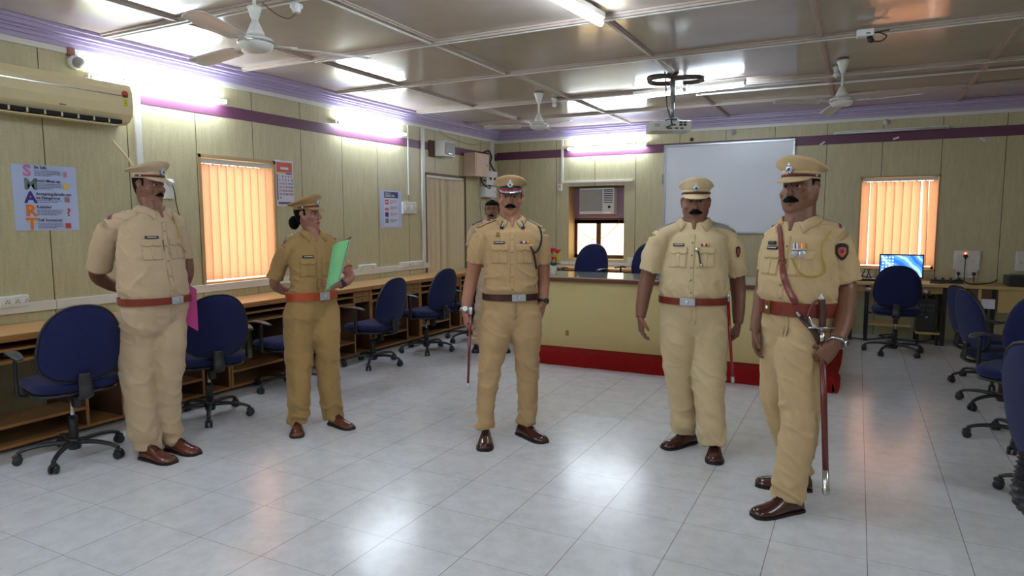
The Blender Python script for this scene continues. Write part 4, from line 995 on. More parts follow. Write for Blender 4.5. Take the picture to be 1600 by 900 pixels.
cab('floor_cable', 'black cables tangled on the floor under the rear desk', [V((-.1, 9.5, .01)), V((.2, 9.35, .02)), V((.5, 9.6, .06)), V((.3, 9.7, .02)), V((.7, 9.45, .015)), V((.9, 9.7, .03))], .009)
cab('table_cable', 'black cable hanging in front of the back wall left of monitor', [V((.2, 9.75, DZ+.01)), V((.05, 9.8, DZ+.05)), V((0, 9.86, DZ+.12))], .006)

# ------------------------------------------------------------ people
def bm_mesh(bm, name='m'):
    bmesh.ops.recalc_face_normals(bm, faces=bm.faces[:])
    me = bpy.data.meshes.new(name); bm.to_mesh(me); bm.free(); return me
def remesh(bm, voxel, smooth=4, fac=.5):
    me = bm_mesh(bm); o = bpy.data.objects.new('tmp', me); COL.objects.link(o)
    m = o.modifiers.new('r', 'REMESH'); m.mode = 'VOXEL'; m.voxel_size = voxel
    s = o.modifiers.new('s', 'SMOOTH'); s.iterations = smooth; s.factor = fac
    bpy.context.view_layer.update()
    out = bpy.data.meshes.new_from_object(o.evaluated_get(bpy.context.evaluated_depsgraph_get()))
    bpy.data.objects.remove(o); bpy.data.meshes.remove(me)
    return out
def warp(me, fn):
    ns = [v.normal.copy() for v in me.vertices]
    for v, n in zip(me.vertices, ns): v.co = fn(v.co, n)
    me.update()
def bvh_of(me):
    return BVHTree.FromPolygons([v.co.copy() for v in me.vertices], [tuple(p.vertices) for p in me.polygons])

def skin_mat(n, c):
    m = mat(n, c, .42, vary=.10, vscale=18, bump=.08, bscale=260, spec=.45); m.node_tree.nodes['Principled BSDF'].inputs['Subsurface Weight'].default_value = .04
    return m
def cloth_mat(n, c): return mat(n, c, .82, vary=.05, vscale=14, bump=.22, bscale=700, spec=.25, sheen=.12)
HM = mat('black_hair', srgb(16, 13, 13), .85, vary=.2, vscale=200, bump=.4, bscale=300, spec=.12)
LM = {'brown': mat('dark_brown_shoe_leather', srgb(64, 26, 22), .18, vary=.25, vscale=14, coat=.5),
      'tan': mat('tan_shoe_leather', srgb(96, 46, 32), .25, vary=.2, vscale=14, coat=.4),
      'belt': mat('maroon_belt_leather', srgb(122, 44, 32), .28, vary=.12, vscale=20, coat=.3),
      'orange': mat('orange_belt_leather', srgb(176, 66, 34), .32, vary=.12, vscale=20, coat=.3),
      'dark': mat('dark_brown_belt_leather', srgb(58, 26, 30), .28, vary=.12, coat=.3)}
SOLE = mat('shoe_sole', srgb(24, 18, 18), .6)
SILV = mat('silver_badge', srgb(200, 204, 214), .3, .8, vary=.1)
MAROON = mat('maroon_strap', srgb(96, 34, 34), .35)
NAVY = mat('navy_cloth', srgb(26, 26, 38), .6)
REDR = mat('red_ribbon', srgb(170, 40, 40), .5); BLUR = mat('blue_ribbon', srgb(60, 66, 120), .5); ORNG = mat('orange_ribbon', srgb(232, 140, 50), .5)
YLAN = mat('yellow_lanyard', srgb(176, 150, 62), .6)
EYEW = mat('eye_white', srgb(150, 138, 128), .35); IRIS = mat('dark_iris', srgb(28, 18, 14), .15)
LIP = {}

def fold(p, amp, sx=9, sz=16, seed=0.0):
    a = noise.noise(V((p.x*sx+seed, p.y*sx, p.z*sz)))
    b_ = noise.noise(V((p.x*sx*2.3+seed*3, p.y*sx*2.3+5, p.z*sz*1.7+p.x*8)))
    r = 1-abs(noise.noise(V((p.x*7+seed, p.y*7+3, p.z*11+p.x*5))))*2.0
    return amp*(a*.8+b_*.4+max(r-.55, 0)*1.6)

def person(sp):
    d = sp['d']; a = math.radians(sp['a'])
    g_ = at(sp['root'][0], sp['root'][1], d); TH = V((CAM.x-g_.x, CAM.y-g_.y, 0)).normalized(); RH = V((-TH.y, TH.x, 0))
    if RH.dot(RT) < 0: RH = -RH
    F = (TH*math.cos(a)+RH*math.sin(a)).normalized(); S = (RH*math.cos(a)-TH*math.sin(a)).normalized(); Z = V((0, 0, 1))
    P = lambda t: at(t[0], t[1], d+t[2])
    g = P((sp['root'][0], sp['root'][1], 0)); rootp = V((g.x, g.y, 0))
    root = empty('person', rootp, 0, sp['label'], 'person'); inv = Matrix.Translation(-rootp)
    def add(nm, bm, m, parent=None, smooth=True):
        if not isinstance(bm, bpy.types.Mesh): bm = bm_mesh(bm)
        bm.transform(inv); return obj(nm, bm, m, parent or root, smooth)
    skin = sp['skin']; cl = sp['cloth']; sc = sp.get('scale', 1.0)
    def ring(c, w, f, b_, n=2.3, N=36):
        out = []
        for j in range(N):
            t = 2*PI*j/N; x = se(math.cos(t), 2/n); y = se(math.sin(t), 2/n)
            out.append(c+S*(w*x)+F*((f if y > 0 else b_)*y))
        return out
    t0_, t1_, t2_ = sp['torso'][:3]
    sp['torso'] = [(t0_[0], t0_[1], 0, sp['neck'][3]+.006, sp['neck'][3]+.004, sp['neck'][3]+.002),
                   (t0_[0], t0_[1]*.6+t1_[1]*.4+1, 0, t1_[3]*.70, t1_[4]*.86, t1_[5]*.86),
                   (t1_[0], t1_[1]*.75+t2_[1]*.25, 0, t1_[3]*.97, t1_[4]*1.02, t1_[5]*1.02)]+sp['torso'][2:]
    T = sp['torso']        # rows (u, v, dd, halfwidth, front, back) from neck base to belt
    tr = [(P(r[:3]), r[3], r[4], r[5]) for r in T]
    # interpolate torso
    def spline(rows, sub=4):
        pts, _ = catmull([r[0] for r in rows], [0]*len(rows), sub); out = []
        k = 0
        for i in range(len(rows)-1):
            for s_ in range(sub):
                e = s_/sub; e = e*e*(3-2*e)*.5+e*.5
                out.append((pts[k], *[rows[i][q]*(1-e)+rows[i+1][q]*e for q in (1, 2, 3)])); k += 1
        out.append((pts[-1], *rows[-1][1:])); return out
    tr = spline(tr)
    # ---- head frame
    hu, hv, hdd, yaw, pit = sp['head']; hs = sp.get('hs', 1.0)
    hc = P((hu, hv, hdd)); ya = math.radians(yaw); pi_ = math.radians(pit)
    Hf0 = (TH*math.cos(ya)+RH*math.sin(ya)); Hs = (RH*math.cos(ya)-TH*math.sin(ya)).normalized()
    Hf = (Hf0*math.cos(pi_)+Z*math.sin(pi_)).normalized(); Hu = Hs.cross(Hf)*-1
    if Hu.z < 0: Hu = -Hu
    if sp.get('tilt'):
        tl = math.radians(sp['tilt']); Hs, Hu = (Hs*math.cos(tl)+Hu*math.sin(tl)), (Hu*math.cos(tl)-Hs*math.sin(tl))
    H = lambda x, y, z: hc+(Hs*x+Hf*y+Hu*z)*hs
    HP = [(-.118, .020, .072, -.030), (-.110, .036, .084, -.005), (-.095, .049, .090, .022), (-.075, .058, .090, .048), (-.050, .065, .089, .070), (-.022, .069, .087, .084), (.008, .072, .086, .093), (.036, .0745, .089, .098), (.066, .074, .085, .097), (.092, .064, .070, .084), (.110, .045, .047, .058), (.120, .018, .018, .024)]
    fat = sp.get('fat', 1.0)
    def hring(z, w, f, b_, N=32, g=0.0, n=2.15):
        wf = w*(1+(fat-1)*max(0, min(1, (.03-z)/.08)))
        return [H(se(math.cos(2*PI*j/N), 2/n)*(wf+g), (f-b_)/2+se(math.sin(2*PI*j/N), 2/n)*((f+b_)/2+g), z) for j in range(N)]
    # ---- skin: head, neck, arms, hands, slim inner body, in one continuous surface
    bm = NB()
    loft(bm, [hring(*r) for r in HP])
    # nose, ears, brow, cheeks, chin
    tube(bm, [H(0, .078, .030), H(0, .092, .012), H(0, .102, -.006), H(0, .109, -.022), H(0, .098, -.032)], [v*hs for v in (.008, .0085, .011, .0135, .009)], 12, sub=3)
    for s_ in (-1, 1):
        tube(bm, [H(s_*.010, .092, -.020), H(s_*.014, .097, -.026), H(s_*.010, .088, -.032)], [.006*hs, .0085*hs, .005*hs], 8, sub=2)
        tube(bm, [H(s_*.010, .082, .036), H(s_*.032, .080, .040), H(s_*.052, .064, .034)], [.007*hs, .010*hs, .007*hs], 8, sub=3)
        tube(bm, [H(s_*.040, .060, -.010), H(s_*.050, .056, -.022), H(s_*.046, .055, -.045)], [.012*hs, .020*hs*fat, .016*hs*fat], 10, sub=3)
        pts = [H(s_*.073, .012, -.030), H(s_*.080, .002, -.018), H(s_*.084, -.010, .004), H(s_*.086, -.012, .020), H(s_*.081, .002, .032), H(s_*.074, .010, .022)]
        tube(bm, pts, [v*hs for v in (.007, .008, .008, .008, .007, .005)], 8, sub=3)
        tube(bm, [H(s_*.071, .006, -.02), H(s_*.076, .0, .005), H(s_*.073, .004, .02)], [.006*hs, .010*hs, .006*hs], 8, sub=2)
    tube(bm, [H(-.018, .086, -.062), H(0, .093, -.059), H(.018, .086, -.062)], [.005*hs, .0075*hs, .005*hs], 8, sub=3)
    tube(bm, [H(-.015, .085, -.073), H(0, .090, -.073), H(.015, .085, -.073)], [.005*hs, .008*hs, .005*hs], 8, sub=3)
    tube(bm, [H(-.014, .074, -.100), H(.014, .074, -.100)], [.016*hs, .016*hs], 10)
    # neck
    nb = P(sp['neck'][:3]); nr = sp['neck'][3]
    tube(bm, [H(0, -.018, .0), H(0, -.010, -.06), nb+Z*.03, nb-Z*.06], [.055*hs, nr, nr*1.04, nr*1.25], 24, sub=4, ref=S)
    # inner torso
    loft(bm, [ring(c-Z*.012, max(w*.86-.012, .02), max(f*.86-.012, .02), max(bk*.86-.012, .02), N=24) for c, w, f, bk in tr[1:]] + [ring(P(sp['hip'][:3]), sp['hip'][3]*.8, sp['hip'][4]*.8, sp['hip'][5]*.8, N=24)])
    for lg in sp['legs']:
        tube(bm, [P(q[:3]) for q in lg], [max(q[3]-.035, .035) if i < len(lg)-1 else .035 for i, q in enumerate(lg)], 12, sub=3)
    tube(bm, [nb+F*(nr*.5)+Z*.02]+[tr[k][0]+F*(tr[k][2]-r_+.0075) for k, r_ in ((1, .030), (3, .024), (5, .016), (7, .008))], [.03, .030, .024, .016, .008], 14, sub=2)
    # arms
    for ar in sp['arms']:
        pts = [P(q[:3]) for q in ar['p']]; rs = [q[3] for q in ar['p']]
        tube(bm, pts, rs, 16, sub=5)
        if ar.get('hand'): hand(bm, pts[-1], ar['hand'], F, S)
    body = remesh(bm, .0042, 3, .5)
    # eye sockets
    def sock(co, n):
        r = (co-hc)/hs
        x, y, z = r.dot(Hs), r.dot(Hf), r.dot(Hu)
        if y > .03 and abs(z) < .08:
            for s_ in (-1, 1):
                q = ((x-s_*.031)/.019)**2+((z-.014)/.013)**2
                co = co-Hf*(.011*hs*math.exp(-q))
            q = (x/.05)**2+((z+.0665)/.0022)**2
            co = co-Hf*(.003*math.exp(-q))*(1 if abs(x) < .022 else 0)
        return co
    warp(body, sock)
    lips = []
    for p in body.polygons:
        r = (V(p.center)-hc)/hs; x, y, z = r.dot(Hs), r.dot(Hf), r.dot(Hu)
        if y > .07 and ((x/.024)**2+((z+.066)/.0105)**2) < 1: lips.append(p.index)
    hb = bvh_of(body)
    bo = add('body', body, [skin, sp['lip']])
    for i in lips: bo.data.polygons[i].material_index = 1
    # eyes, brows, moustache on the face
    def face_patch(nm, cols, m, par, off=.002, rows=4, thick=.004):
        """cols: list of (x, zlo, zhi, bulge) across the face, projected on the skin"""
        top, bot = [], []
        for x, z0_, z1_, bu in cols:
            ct, cb = [], []
            for k in range(rows+1):
                z = z0_+(z1_-z0_)*k/rows; o_ = H(x, .2, z)
                hit = hb.ray_cast(o_, -Hf)
                q = hit[0] if hit[0] is not None else H(x, .08, z)
                e = 4*(k/rows)*(1-k/rows); ct.append(q+Hf*(off+bu*e)*hs); cb.append(q-Hf*thick)
            top.append(ct); bot.append(cb)
        bm = NB(); rings = [t+list(reversed(b_)) for t, b_ in zip(top, bot)]
        loft(bm, rings); return add(nm, bm, m, par)
    for s_ in (-1, 1):
        e0 = H(s_*.031, .0690, .013)
        bm = NB(); bmesh.ops.create_uvsphere(bm, u_segments=16, v_segments=10, radius=.0112*hs); bmesh.ops.translate(bm, verts=bm.verts, vec=e0); ey = add('eye', bm, EYEW, bo)
        bm = NB(); bmesh.ops.create_uvsphere(bm, u_segments=12, v_segments=8, radius=.0070*hs); bmesh.ops.translate(bm, verts=bm.verts, vec=e0+(Hf*.0066+Hs*sp.get('gaze', 0)*.003)*hs); add('iris', bm, IRIS, ey)
        bm = NB(); tube(bm, [H(s_*.017, .076, .015), H(s_*.025, .0805, .0215), H(s_*.038, .0785, .0215), H(s_*.047, .071, .015)], [.0025*hs, .0036*hs, .0036*hs, .0025*hs], 8, sub=3); add('eyelid', bm, skin, bo)
        cols = [(s_*(.011+.042*t), .0335+.010*math.sin(t*2.4)-.003, .0335+.010*math.sin(t*2.4)+.004*(1-t*.5), .002) for t in [k/8 for k in range(9)]]
        face_patch('eyebrow', cols, HM, bo, .0015)
    if sp.get('moustache'):
        mw_, mh_ = sp['moustache']
        cols = []
        for k in range(19):
            x = (k/18*2-1)*mw_; t = abs(x)/mw_
            c = -.047-.007*t-.002*(t < .1); hh = mh_*(1-t**2.6)*.9+.001; cols.append((x, c-hh-.004*t, c+hh, .006*(1-t)))
        face_patch('moustache', cols, HM, bo, .004)
    # hair shell under the cap
    bm = NB(); rings = []
    for k in range(29):
        az = math.radians(-108+216*k/28); t = abs(k/14-1)
        zlo = -.062+.0*t if t < .45 else (-.062+(t-.45)/.2*.05 if t < .65 else (-.005 if t < .80 else .0))
        col = []
        for z in [zlo+(.075-zlo)*q/7 for q in range(8)]:
            for i in range(len(HP)-1):
                if HP[i][0] <= z <= HP[i+1][0]: break
            e = (z-HP[i][0])/(HP[i+1][0]-HP[i][0]); w_, f_, b2 = [HP[i][q]*(1-e)+HP[i+1][q]*e for q in (1, 2, 3)]
            cx_, cy_ = math.sin(az), -math.cos(az); n = 2.15
            rr_ = 1/((abs(cx_)/(w_))**n+(abs(cy_)/((b2 if cy_ < 0 else f_)))**n)**(1/n)
            col.append((cx_*rr_, cy_*rr_, z, cx_, cy_))
        gg = .005 if sp.get('bun') else .003
        o1 = [H(x+cx_*gg, y+cy_*gg, z) for x, y, z, cx_, cy_ in col]; o2 = [H(x-cx_*.004, y-cy_*.004, z) for x, y, z, cx_, cy_ in col]
        rings.append(o1+list(reversed(o2)))
    loft(bm, rings); hair = add('hair', bm, HM)
    if sp.get('bun'):
        bm = NB(); bmesh.ops.create_uvsphere(bm, u_segments=24, v_segments=16, radius=1)
        for v in bm.verts:
            c = v.co; v.co = H(c.x*.047, -.118+c.y*.040, -.045+c.z*.052)+Z*.002*math.sin(c.z*9+c.x*5)
        add('bun', bm, HM, hair)
    if sp.get('cap') == 'none':
        bm = NB(); loft(bm, [hring(z, w_, f_, b_, g=.010) for z, w_, f_, b_ in HP if z > .05]+[hring(.132, .02, .02, .03)]); add('crown_hair', bm, HM, hair)
    # ---- cap
    cs = sp.get('cap', 'khaki')
    if cs != 'none':
        band_m = NAVY if cs == 'navy' else sp['cap_m']
        cr = lambda w_, f_, b2, z, tl=0.0: [H(w_*math.cos(t), (f_ if math.sin(t) > 0 else b2)*math.sin(t), z+tl*math.sin(t)) for t in [2*PI*j/40 for j in range(40)]]
        bm = NB(); loft(bm, [cr(.074, .090, .098, .060, .0), cr(.0785, .094, .102, .050, .0), cr(.080, .0955, .1035, .0475, .0), cr(.0815, .0965, .1045, .052, .0), cr(.083, .098, .106, .088, .006), cr(.078, .092, .100, .089, .006)]); cap = add('cap', bm, band_m)
        k = sp.get('capk', 1.0)
        bm = NB(); rr_ = [(.080, .093, .100, .080, .004, 0), (.089, .103, .111, .090, .010, .001), (.104*k, .114*k, .130*k, .103, .020, .005), (.117*k, .121*k, .143*k, .113, .028, .010), (.121*k, .122*k, .146*k, .119, .031, .012), (.117*k, .116*k, .140*k, .125, .032, .011), (.096*k, .09*k, .112*k, .132, .027, .006), (.05, .05, .06, .136, .014, .001), (.01, .01, .01, .137, .0, 0)]
        cr2 = lambda w_, f_, b2, z, tl, dr: [H(w_*math.cos(t), (f_ if math.sin(t) > 0 else b2)*math.sin(t), z+tl*math.sin(t)-dr*math.cos(t)**2) for t in [2*PI*j/40 for j in range(40)]]
        loft(bm, [cr2(*q) for q in rr_]); me = bm_mesh(bm)
        warp(me, lambda co, n: co+n*fold(co, .004, 14, 14, sp['seed'])); add('crown', me, sp['cap_m'], cap)
        # visor
        bm = NB(); rings = []
        for i in range(21):
            t = math.radians(90-66+132*i/20); q = math.sin((i/20)*PI)**.65
            inn = (.0805*math.cos(t), .0955*math.sin(t)); ex = .010+.042*q
            col = []
            for j in range(6):
                e = j/5; r_ = 1+ex*e/.09; x, y = inn[0]*(1+(r_-1)*.55), inn[1]*r_; z = .059-.024*e*q-.005*e*e
                col.append((x, y, z))
            rings.append([H(x, y, z) for x, y, z in col]+[H(x, y, z-.004) for x, y, z in reversed(col)])
        loft(bm, rings); vz = add('visor', bm, NAVY if cs == 'navy' else sp['cap_m'], cap)
        def cstrip(nm, z0_, z1_, a0, a1, g_, m, par, th=.003):
            bm = NB(); rings = []
            for i in range(31):
                t = math.radians(a0+(a1-a0)*i/30); r_ = []
                for z, gg in ((z0_, g_), (z1_, g_), (z1_, g_-th), (z0_, g_-th)):
                    r_.append(H((.0825+gg)*math.cos(t), (.0975+gg if math.sin(t) > 0 else .105+gg)*math.sin(t), z+.004*max(math.sin(t), 0)))
                rings.append(r_)
            loft(bm, rings); return add(nm, bm, m, par)
        if cs == 'navy':
            cstrip('maroon_band', .053, .064, -5, 185, .003, REDR, cap)
            bm = NB(); rings = []
            for i in range(25):
                t = math.radians(90-56+112*i/24); q = math.sin((i/24)*PI)**.6; r_ = []
                for e, dz in ((.35, .0025), (.85, .0025), (.85, -.001), (.35, -.001)):
                    wv = e+.06*math.sin(i*1.7)*(1 if e > .5 else -1)
                    ex = .010+.042*q; rr2 = 1+ex*wv/.09; r_.append(H(.0805*math.cos(t)*(1+(rr2-1)*.55), .0955*math.sin(t)*rr2, .059-.024*wv*q-.005*wv*wv+dz))
                rings.append(r_)
            loft(bm, rings); add('silver_leaf_embroidery', bm, SILV, vz)
        else:
            cstrip('chin_strap', .056, .069, -15, 195, .0035, MAROON, cap)
            for s_ in (-1, 1):
                bm = NB(); bmesh.ops.create_uvsphere(bm, u_segments=10, v_segments=8, radius=.006*hs); bmesh.ops.translate(bm, verts=bm.verts, vec=H(s_*.086, .012, .062)); add('strap_button', bm, SILV, cap)
        # badge: crest with a small crown on top
        bm = NB(); B0 = H(0, .108 if cs != 'navy' else .106, .092)
        def disc(c, rx, rz, t_, n=20):
            r1 = [c+(Hs*(rx*math.cos(2*PI*j/n))+Hu*(rz*math.sin(2*PI*j/n))) for j in range(n)]
            loft(bm, [[p-Hf*.012 for p in r1], r1, [c+(p-c)*.8+Hf*t_ for p in r1]])
        disc(B0, .0165*hs, .0165*hs, .004); disc(B0+Hu*.020*hs, .008*hs, .007*hs, .004); disc(B0+Hu*.028*hs, .004*hs, .005*hs, .003)
        for q in range(10):
            t = 2*PI*q/10; c = B0+(Hs*math.cos(t)+Hu*math.sin(t))*.0175*hs; disc(c, .0035*hs, .0035*hs, .003, 8)
        bd = add('cap_badge', bm, SILV, cap)
        bm = NB(); disc(B0+Hf*.005, .0075*hs, .0075*hs, .0015); add('badge_centre', bm, BLUR, bd)
    # ---- shirt
    bm = NB(); loft(bm, [ring(*q) for q in tr])
    # shoulders bridge
    for ar in sp['arms']:
        sh = P(ar['p'][0][:3]); top = tr[2][0]
        tube(bm, [top+(sh-top)*.25+Z*.0, sh+(top-sh)*.25+Z*.010, sh], [.055, .060, ar['sl'][0][1]], 18, sub=3)
        pts = [P(q[0]) for q in ar['sl']]; rs = [q[1] for q in ar['sl']]
        cp, cr_ = catmull(pts, rs, 4); hem = (cp[-1]-cp[-2]).normalized()
        # sleeve folded back inside at the hem so that it is open
        ip = [cp[-1]-hem*.0, cp[-1]-hem*.012, cp[-1]-hem*.030]
        N_ = 22; A = None; rings = []
        allp = cp+ip; allr = cr_+[cr_[-1]-.010, cr_[-1]-.012, cr_[-1]-.014]
        for i in range(len(allp)):
            t = (cp[min(i+1, len(cp)-1)]-cp[max(min(i, len(cp)-1)-1, 0)]).normalized()
            A = V(F) if A is None else A
            A = (A-t*A.dot(t)).normalized(); B = t.cross(A)
            rings.append([allp[i]+A*(math.cos(2*PI*j/N_)*allr[i]*ar.get('flat', 1.05))+B*(math.sin(2*PI*j/N_)*allr[i]) for j in range(N_)])
        loft(bm, rings)
    shirt = remesh(bm, .0062, 9, .6)
    zb_ = tr[-1][0].z; zt_ = tr[0][0].z
    def sfold(co, n):
        k = .38+.75*max(0, 1-(co.z-zb_)/.24)+.15*(abs((co-tr[0][0]).dot(S)) > .17)
        armp = abs((co-tr[len(tr)//2][0]).dot(S))/.2
        return co+n*fold(co, .0080*k*sp.get('crease', 1)*(1+.4*(armp > .8)), 8, 17, sp['seed'])
    warp(shirt, sfold)
    sb = bvh_of(shirt); sho = add('shirt', shirt, cl)
    mid = tr[len(tr)//2][0]
    def torso_c(z):
        best = min(tr, key=lambda q: abs(q[0].z-z)); return V((best[0].x, best[0].y, z))
    def spatch(nm, cols, m, par=None, off=.004, rows=4, dirv=None, org=None, U=None, Vv=None, bu=0.0, thick=.004):
        """cols (x, zlo, zhi): drape a thin patch on the shirt, seen along dirv"""
        dv = dirv or -F; rings = []
        for x, z0_, z1_ in cols:
            ct, cb = [], []
            for k in range(rows+1):
                z = z0_+(z1_-z0_)*k/rows
                o_ = (torso_c(z)+S*x if org is None else org+U*x+Vv*z)-dv*.5
                hit = sb.ray_cast(o_, dv)
                q = hit[0] if hit[0] is not None else o_+dv*.38
                e = 4*(k/rows)*(1-k/rows)
                ct.append(q-dv*(off+bu*e)); cb.append(q+dv*thick)
            rings.append(ct+list(reversed(cb)))
        bm = NB(); loft(bm, rings); return add(nm, bm, m, par or sho)
    cz = at(sp['neck'][0], sp['chestz'], d-.12).z          # height of the pocket flaps
    pk = sp.get('pk', 1.0)
    # placket and buttons
    spatch('button_placket', [(x, zb_+.01, zt_-.075) for x in (-.016, -.008, 0, .008, .016)], cl, rows=40, off=.0022)
    for k in range(5):
        z = zb_+.05+(zt_-.13-zb_-.05)*k/4; h_ = sb.ray_cast(torso_c(z)+F*.5, -F)
        if h_[0] is not None:
            bm = NB(); bmesh.ops.create_uvsphere(bm, u_segments=8, v_segments=6, radius=.006); bmesh.ops.translate(bm, verts=bm.verts, vec=h_[0]+F*.003); add('button', bm, sp['btn'], sho)
    for s_ in (-1, 1):
        cx_ = s_*.085*pk; hw = .055*pk
        if s_*sp.get('hidepocket', 0) > 0: continue
        spatch('chest_pocket', [(cx_-hw+2*hw*k/12, cz-.13, cz-.02) for k in range(13)], cl, rows=10, off=.0032)
        spatch('pocket_flap', [(cx_-hw*1.04+2.08*hw*k/16, cz-.036-.010*abs(math.sin(k/16*PI*2)), cz) for k in range(17)], cl, rows=4, off=.0075)
        spatch('pocket_pleat', [(cx_+t*.009, cz-.125, cz-.045) for t in (-1, -.5, 0, .5, 1)], cl, rows=8, off=.0055)
    # name plate on the wearer's right, viewer's left
    if sp.get('plate', True):
        np_ = spatch('name_plate', [(-.085*pk-.035+.07*k/6, cz+.006, cz+.022) for k in range(7)], NAVY, off=.010, rows=2)
        rr_ = random.Random(sp['seed']*10)
        x = -.085*pk-.028
        while x < -.085*pk+.026:
            w_ = rr_.uniform(.003, .007); spatch('plate_letters', [(x, cz+.011, cz+.017), (x+w_, cz+.011, cz+.017)], M['white_pl'], np_, off=.0112, rows=1); x += w_+.0022
    for (x, w_, m_) in sp.get('ribbons', []):
        spatch('medal_ribbon', [(x, cz+.008, cz+.022), (x+w_*.5, cz+.008, cz+.022), (x+w_, cz+.008, cz+.022)], m_, off=.009, rows=2)
    # collar
    cc = V((nb.x, nb.y, tr[0][0].z+.004)); rn = nr+.009; open_ = sp.get('open', 20)
    bm = NB(); rings = []
    for k in range(49):
        az = math.radians(-180+open_+(360-2*open_)*k/48)
        t = abs(az)/math.radians(180-open_); c_, s2 = math.cos(az), math.sin(az)
        dir_ = (S*s2-F*c_)
        front = max(0, t-.60)/.40; fr2 = front*front
        i0 = cc+dir_*(rn-.002)+Z*(-.022-.02*fr2); i1 = cc+dir_*(rn+.003+.004*front)+Z*(.020-.034*fr2+.014*(1-t))
        md = cc+dir_*(rn+.010+.006*front)+Z*(.021-.034*fr2+.014*(1-t))
        ou = cc+dir_*(rn+.030+.004*front)+Z*(-.020-.040*fr2)+S*(math.copysign(.026*fr2, s2))+F*.012*front
        m2 = md*.5+ou*.5+dir_*.005+Z*.003
        def lift(p, o_):
            nn = sb.find_nearest(p)
            if nn[0] is None or (nn[0]-p).length > .08: return p
            nm = nn[1] if nn[1].dot(dir_+Z*.8) > 0 else -nn[1]
            return nn[0]+nm*o_ if (p-nn[0]).dot(nm) < o_ or front > .3 else p
        ou = lift(ou, .0065); m2 = lift(m2, .010) if (m2-cc).length > rn*1.2 else m2
        col = [i0, i1, md, m2, ou]
        rings.append(col+[p-dir_*.0035-Z*.003 for p in reversed(col)])
    loft(bm, rings); clo = add('collar', bm, cl, sho)
    if sp.get('gorget'):
        for s_ in (-1, 1):
            p0 = cc+S*s_*(rn*.55+.020)+F*(rn+.02)-Z*.012; p1 = cc+S*s_*(rn*.55+.036)+F*(rn+.02)-Z*.062
            q = []
            for p in (p0, (p0+p1)/2, p1):
                h_ = sb.ray_cast(p+F*.2, -F); q.append((h_[0] if h_[0] is not None else p)+F*.012)
            bm = NB(); tube(bm, q, [.011, .013, .014], 10, flat=.35, ref=F); go = add('collar_patch', bm, NAVY, sho)
            bm = NB(); tube(bm, [q[0]*.8+q[1]*.2+F*.005, q[1]*.6+q[2]*.4+F*.005], [.005, .006], 8, flat=.5, ref=F); add('collar_badge', bm, SILV, go)
    # epaulettes
    for i, ar in enumerate(sp['arms']):
        sh = P(ar['p'][0][:3]); s_ = 1 if (sh-cc).dot(S) > 0 else -1
        A0 = cc+S*s_*(rn+.030)+Z*.1; B0 = V((sh.x, sh.y, A0.z))+ (S*s_*.018)
        A0.z = B0.z = max(A0.z, sh.z+.2); U_ = (B0-A0); L_ = U_.length; U_.normalize(); W_ = U_.cross(Z).normalized()
        def epatch(nm, l0, l1, hw0, hw1, m, par, off, n=8):
            return spatch(nm, [(l0+(l1-l0)*k/n, -(hw0+(hw1-hw0)*k/n), (hw0+(hw1-hw0)*k/n)) for k in range(n+1)], m, par, off, 4, -Z, A0, U_, W_)
        ep = epatch('epaulette', 0, L_, .020, .027, sp.get('ep_m', cl), sho, .007)
        if sp.get('piping'): 
            epatch('epaulette_edge', -.004, L_+.004, .024, .031, NAVY, ep, .0045)
        for st in range(sp.get('stars', 3)):
            c_ = L_*(.3+.2*st); hit = sb.ray_cast(A0+U_*c_, -Z)
            if hit[0] is None: continue
            bm = NB()
            for q in range(5):
                g_ = 2*PI*q/5; tube(bm, [hit[0]+Z*.011, hit[0]+Z*.011+(U_*math.cos(g_)+W_*math.sin(g_))*.010], [.0048, .0015], 6)
            add('rank_star', bm, SILV, ep)
        if sp.get('rib'):
            epatch('rank_ribbon_red', L_*.84, L_*.91, .027, .028, REDR, ep, .0095, 2); epatch('rank_ribbon_blue', L_*.91, L_*.98, .028, .028, BLUR, ep, .0095, 2)
    # ---- trousers
    hp_ = P(sp['hip'][:3]); b0 = tr[-1]
    w0 = b0[1]; bm = NB()
    rows = [(b0[0]+Z*.015, w0*.97, b0[2]*.96, b0[3]*.97), (b0[0]-Z*.03, w0*1.0, b0[2]*.99, b0[3]*1.02), ((b0[0]+hp_)/2-Z*.01, (w0+sp['hip'][3])/2, (b0[2]+sp['hip'][4])/2, (b0[3]+sp['hip'][5])/2+.006), (hp_, sp['hip'][3], sp['hip'][4], sp['hip'][5]), (hp_-Z*.045, sp['hip'][3]*.95, sp['hip'][4]*.90, sp['hip'][5]*.92), (hp_-Z*.10, sp['hip'][3]*.66, sp['hip'][4]*.60, sp['hip'][5]*.66)]
    loft(bm, [ring(*q, n=2.4) for q in spline(rows, 3)])
    for lg in sp['legs']:
        pts = [P(q[:3]) for q in lg]; rs = [q[3] for q in lg]
        w_ = sp['hip'][3]; sg_ = 1 if (pts[0]-hp_).dot(S) > 0 else -1; hl_ = hp_+S*(sg_*w_*.46)+Z*.03; fb_ = (sp['hip'][4]-sp['hip'][5])/2
        pts = [hl_+F*fb_*.7]+pts; rs = [w_*.53]+rs; cp, cr_ = catmull(pts, rs, 5)
        ip = [cp[-1]+Z*.001, cp[-1]+Z*.015, cp[-1]+Z*.04]; allp = cp+ip; allr = cr_+[cr_[-1]-.011, cr_[-1]-.014, cr_[-1]-.016]
        rings = []; N_ = 24
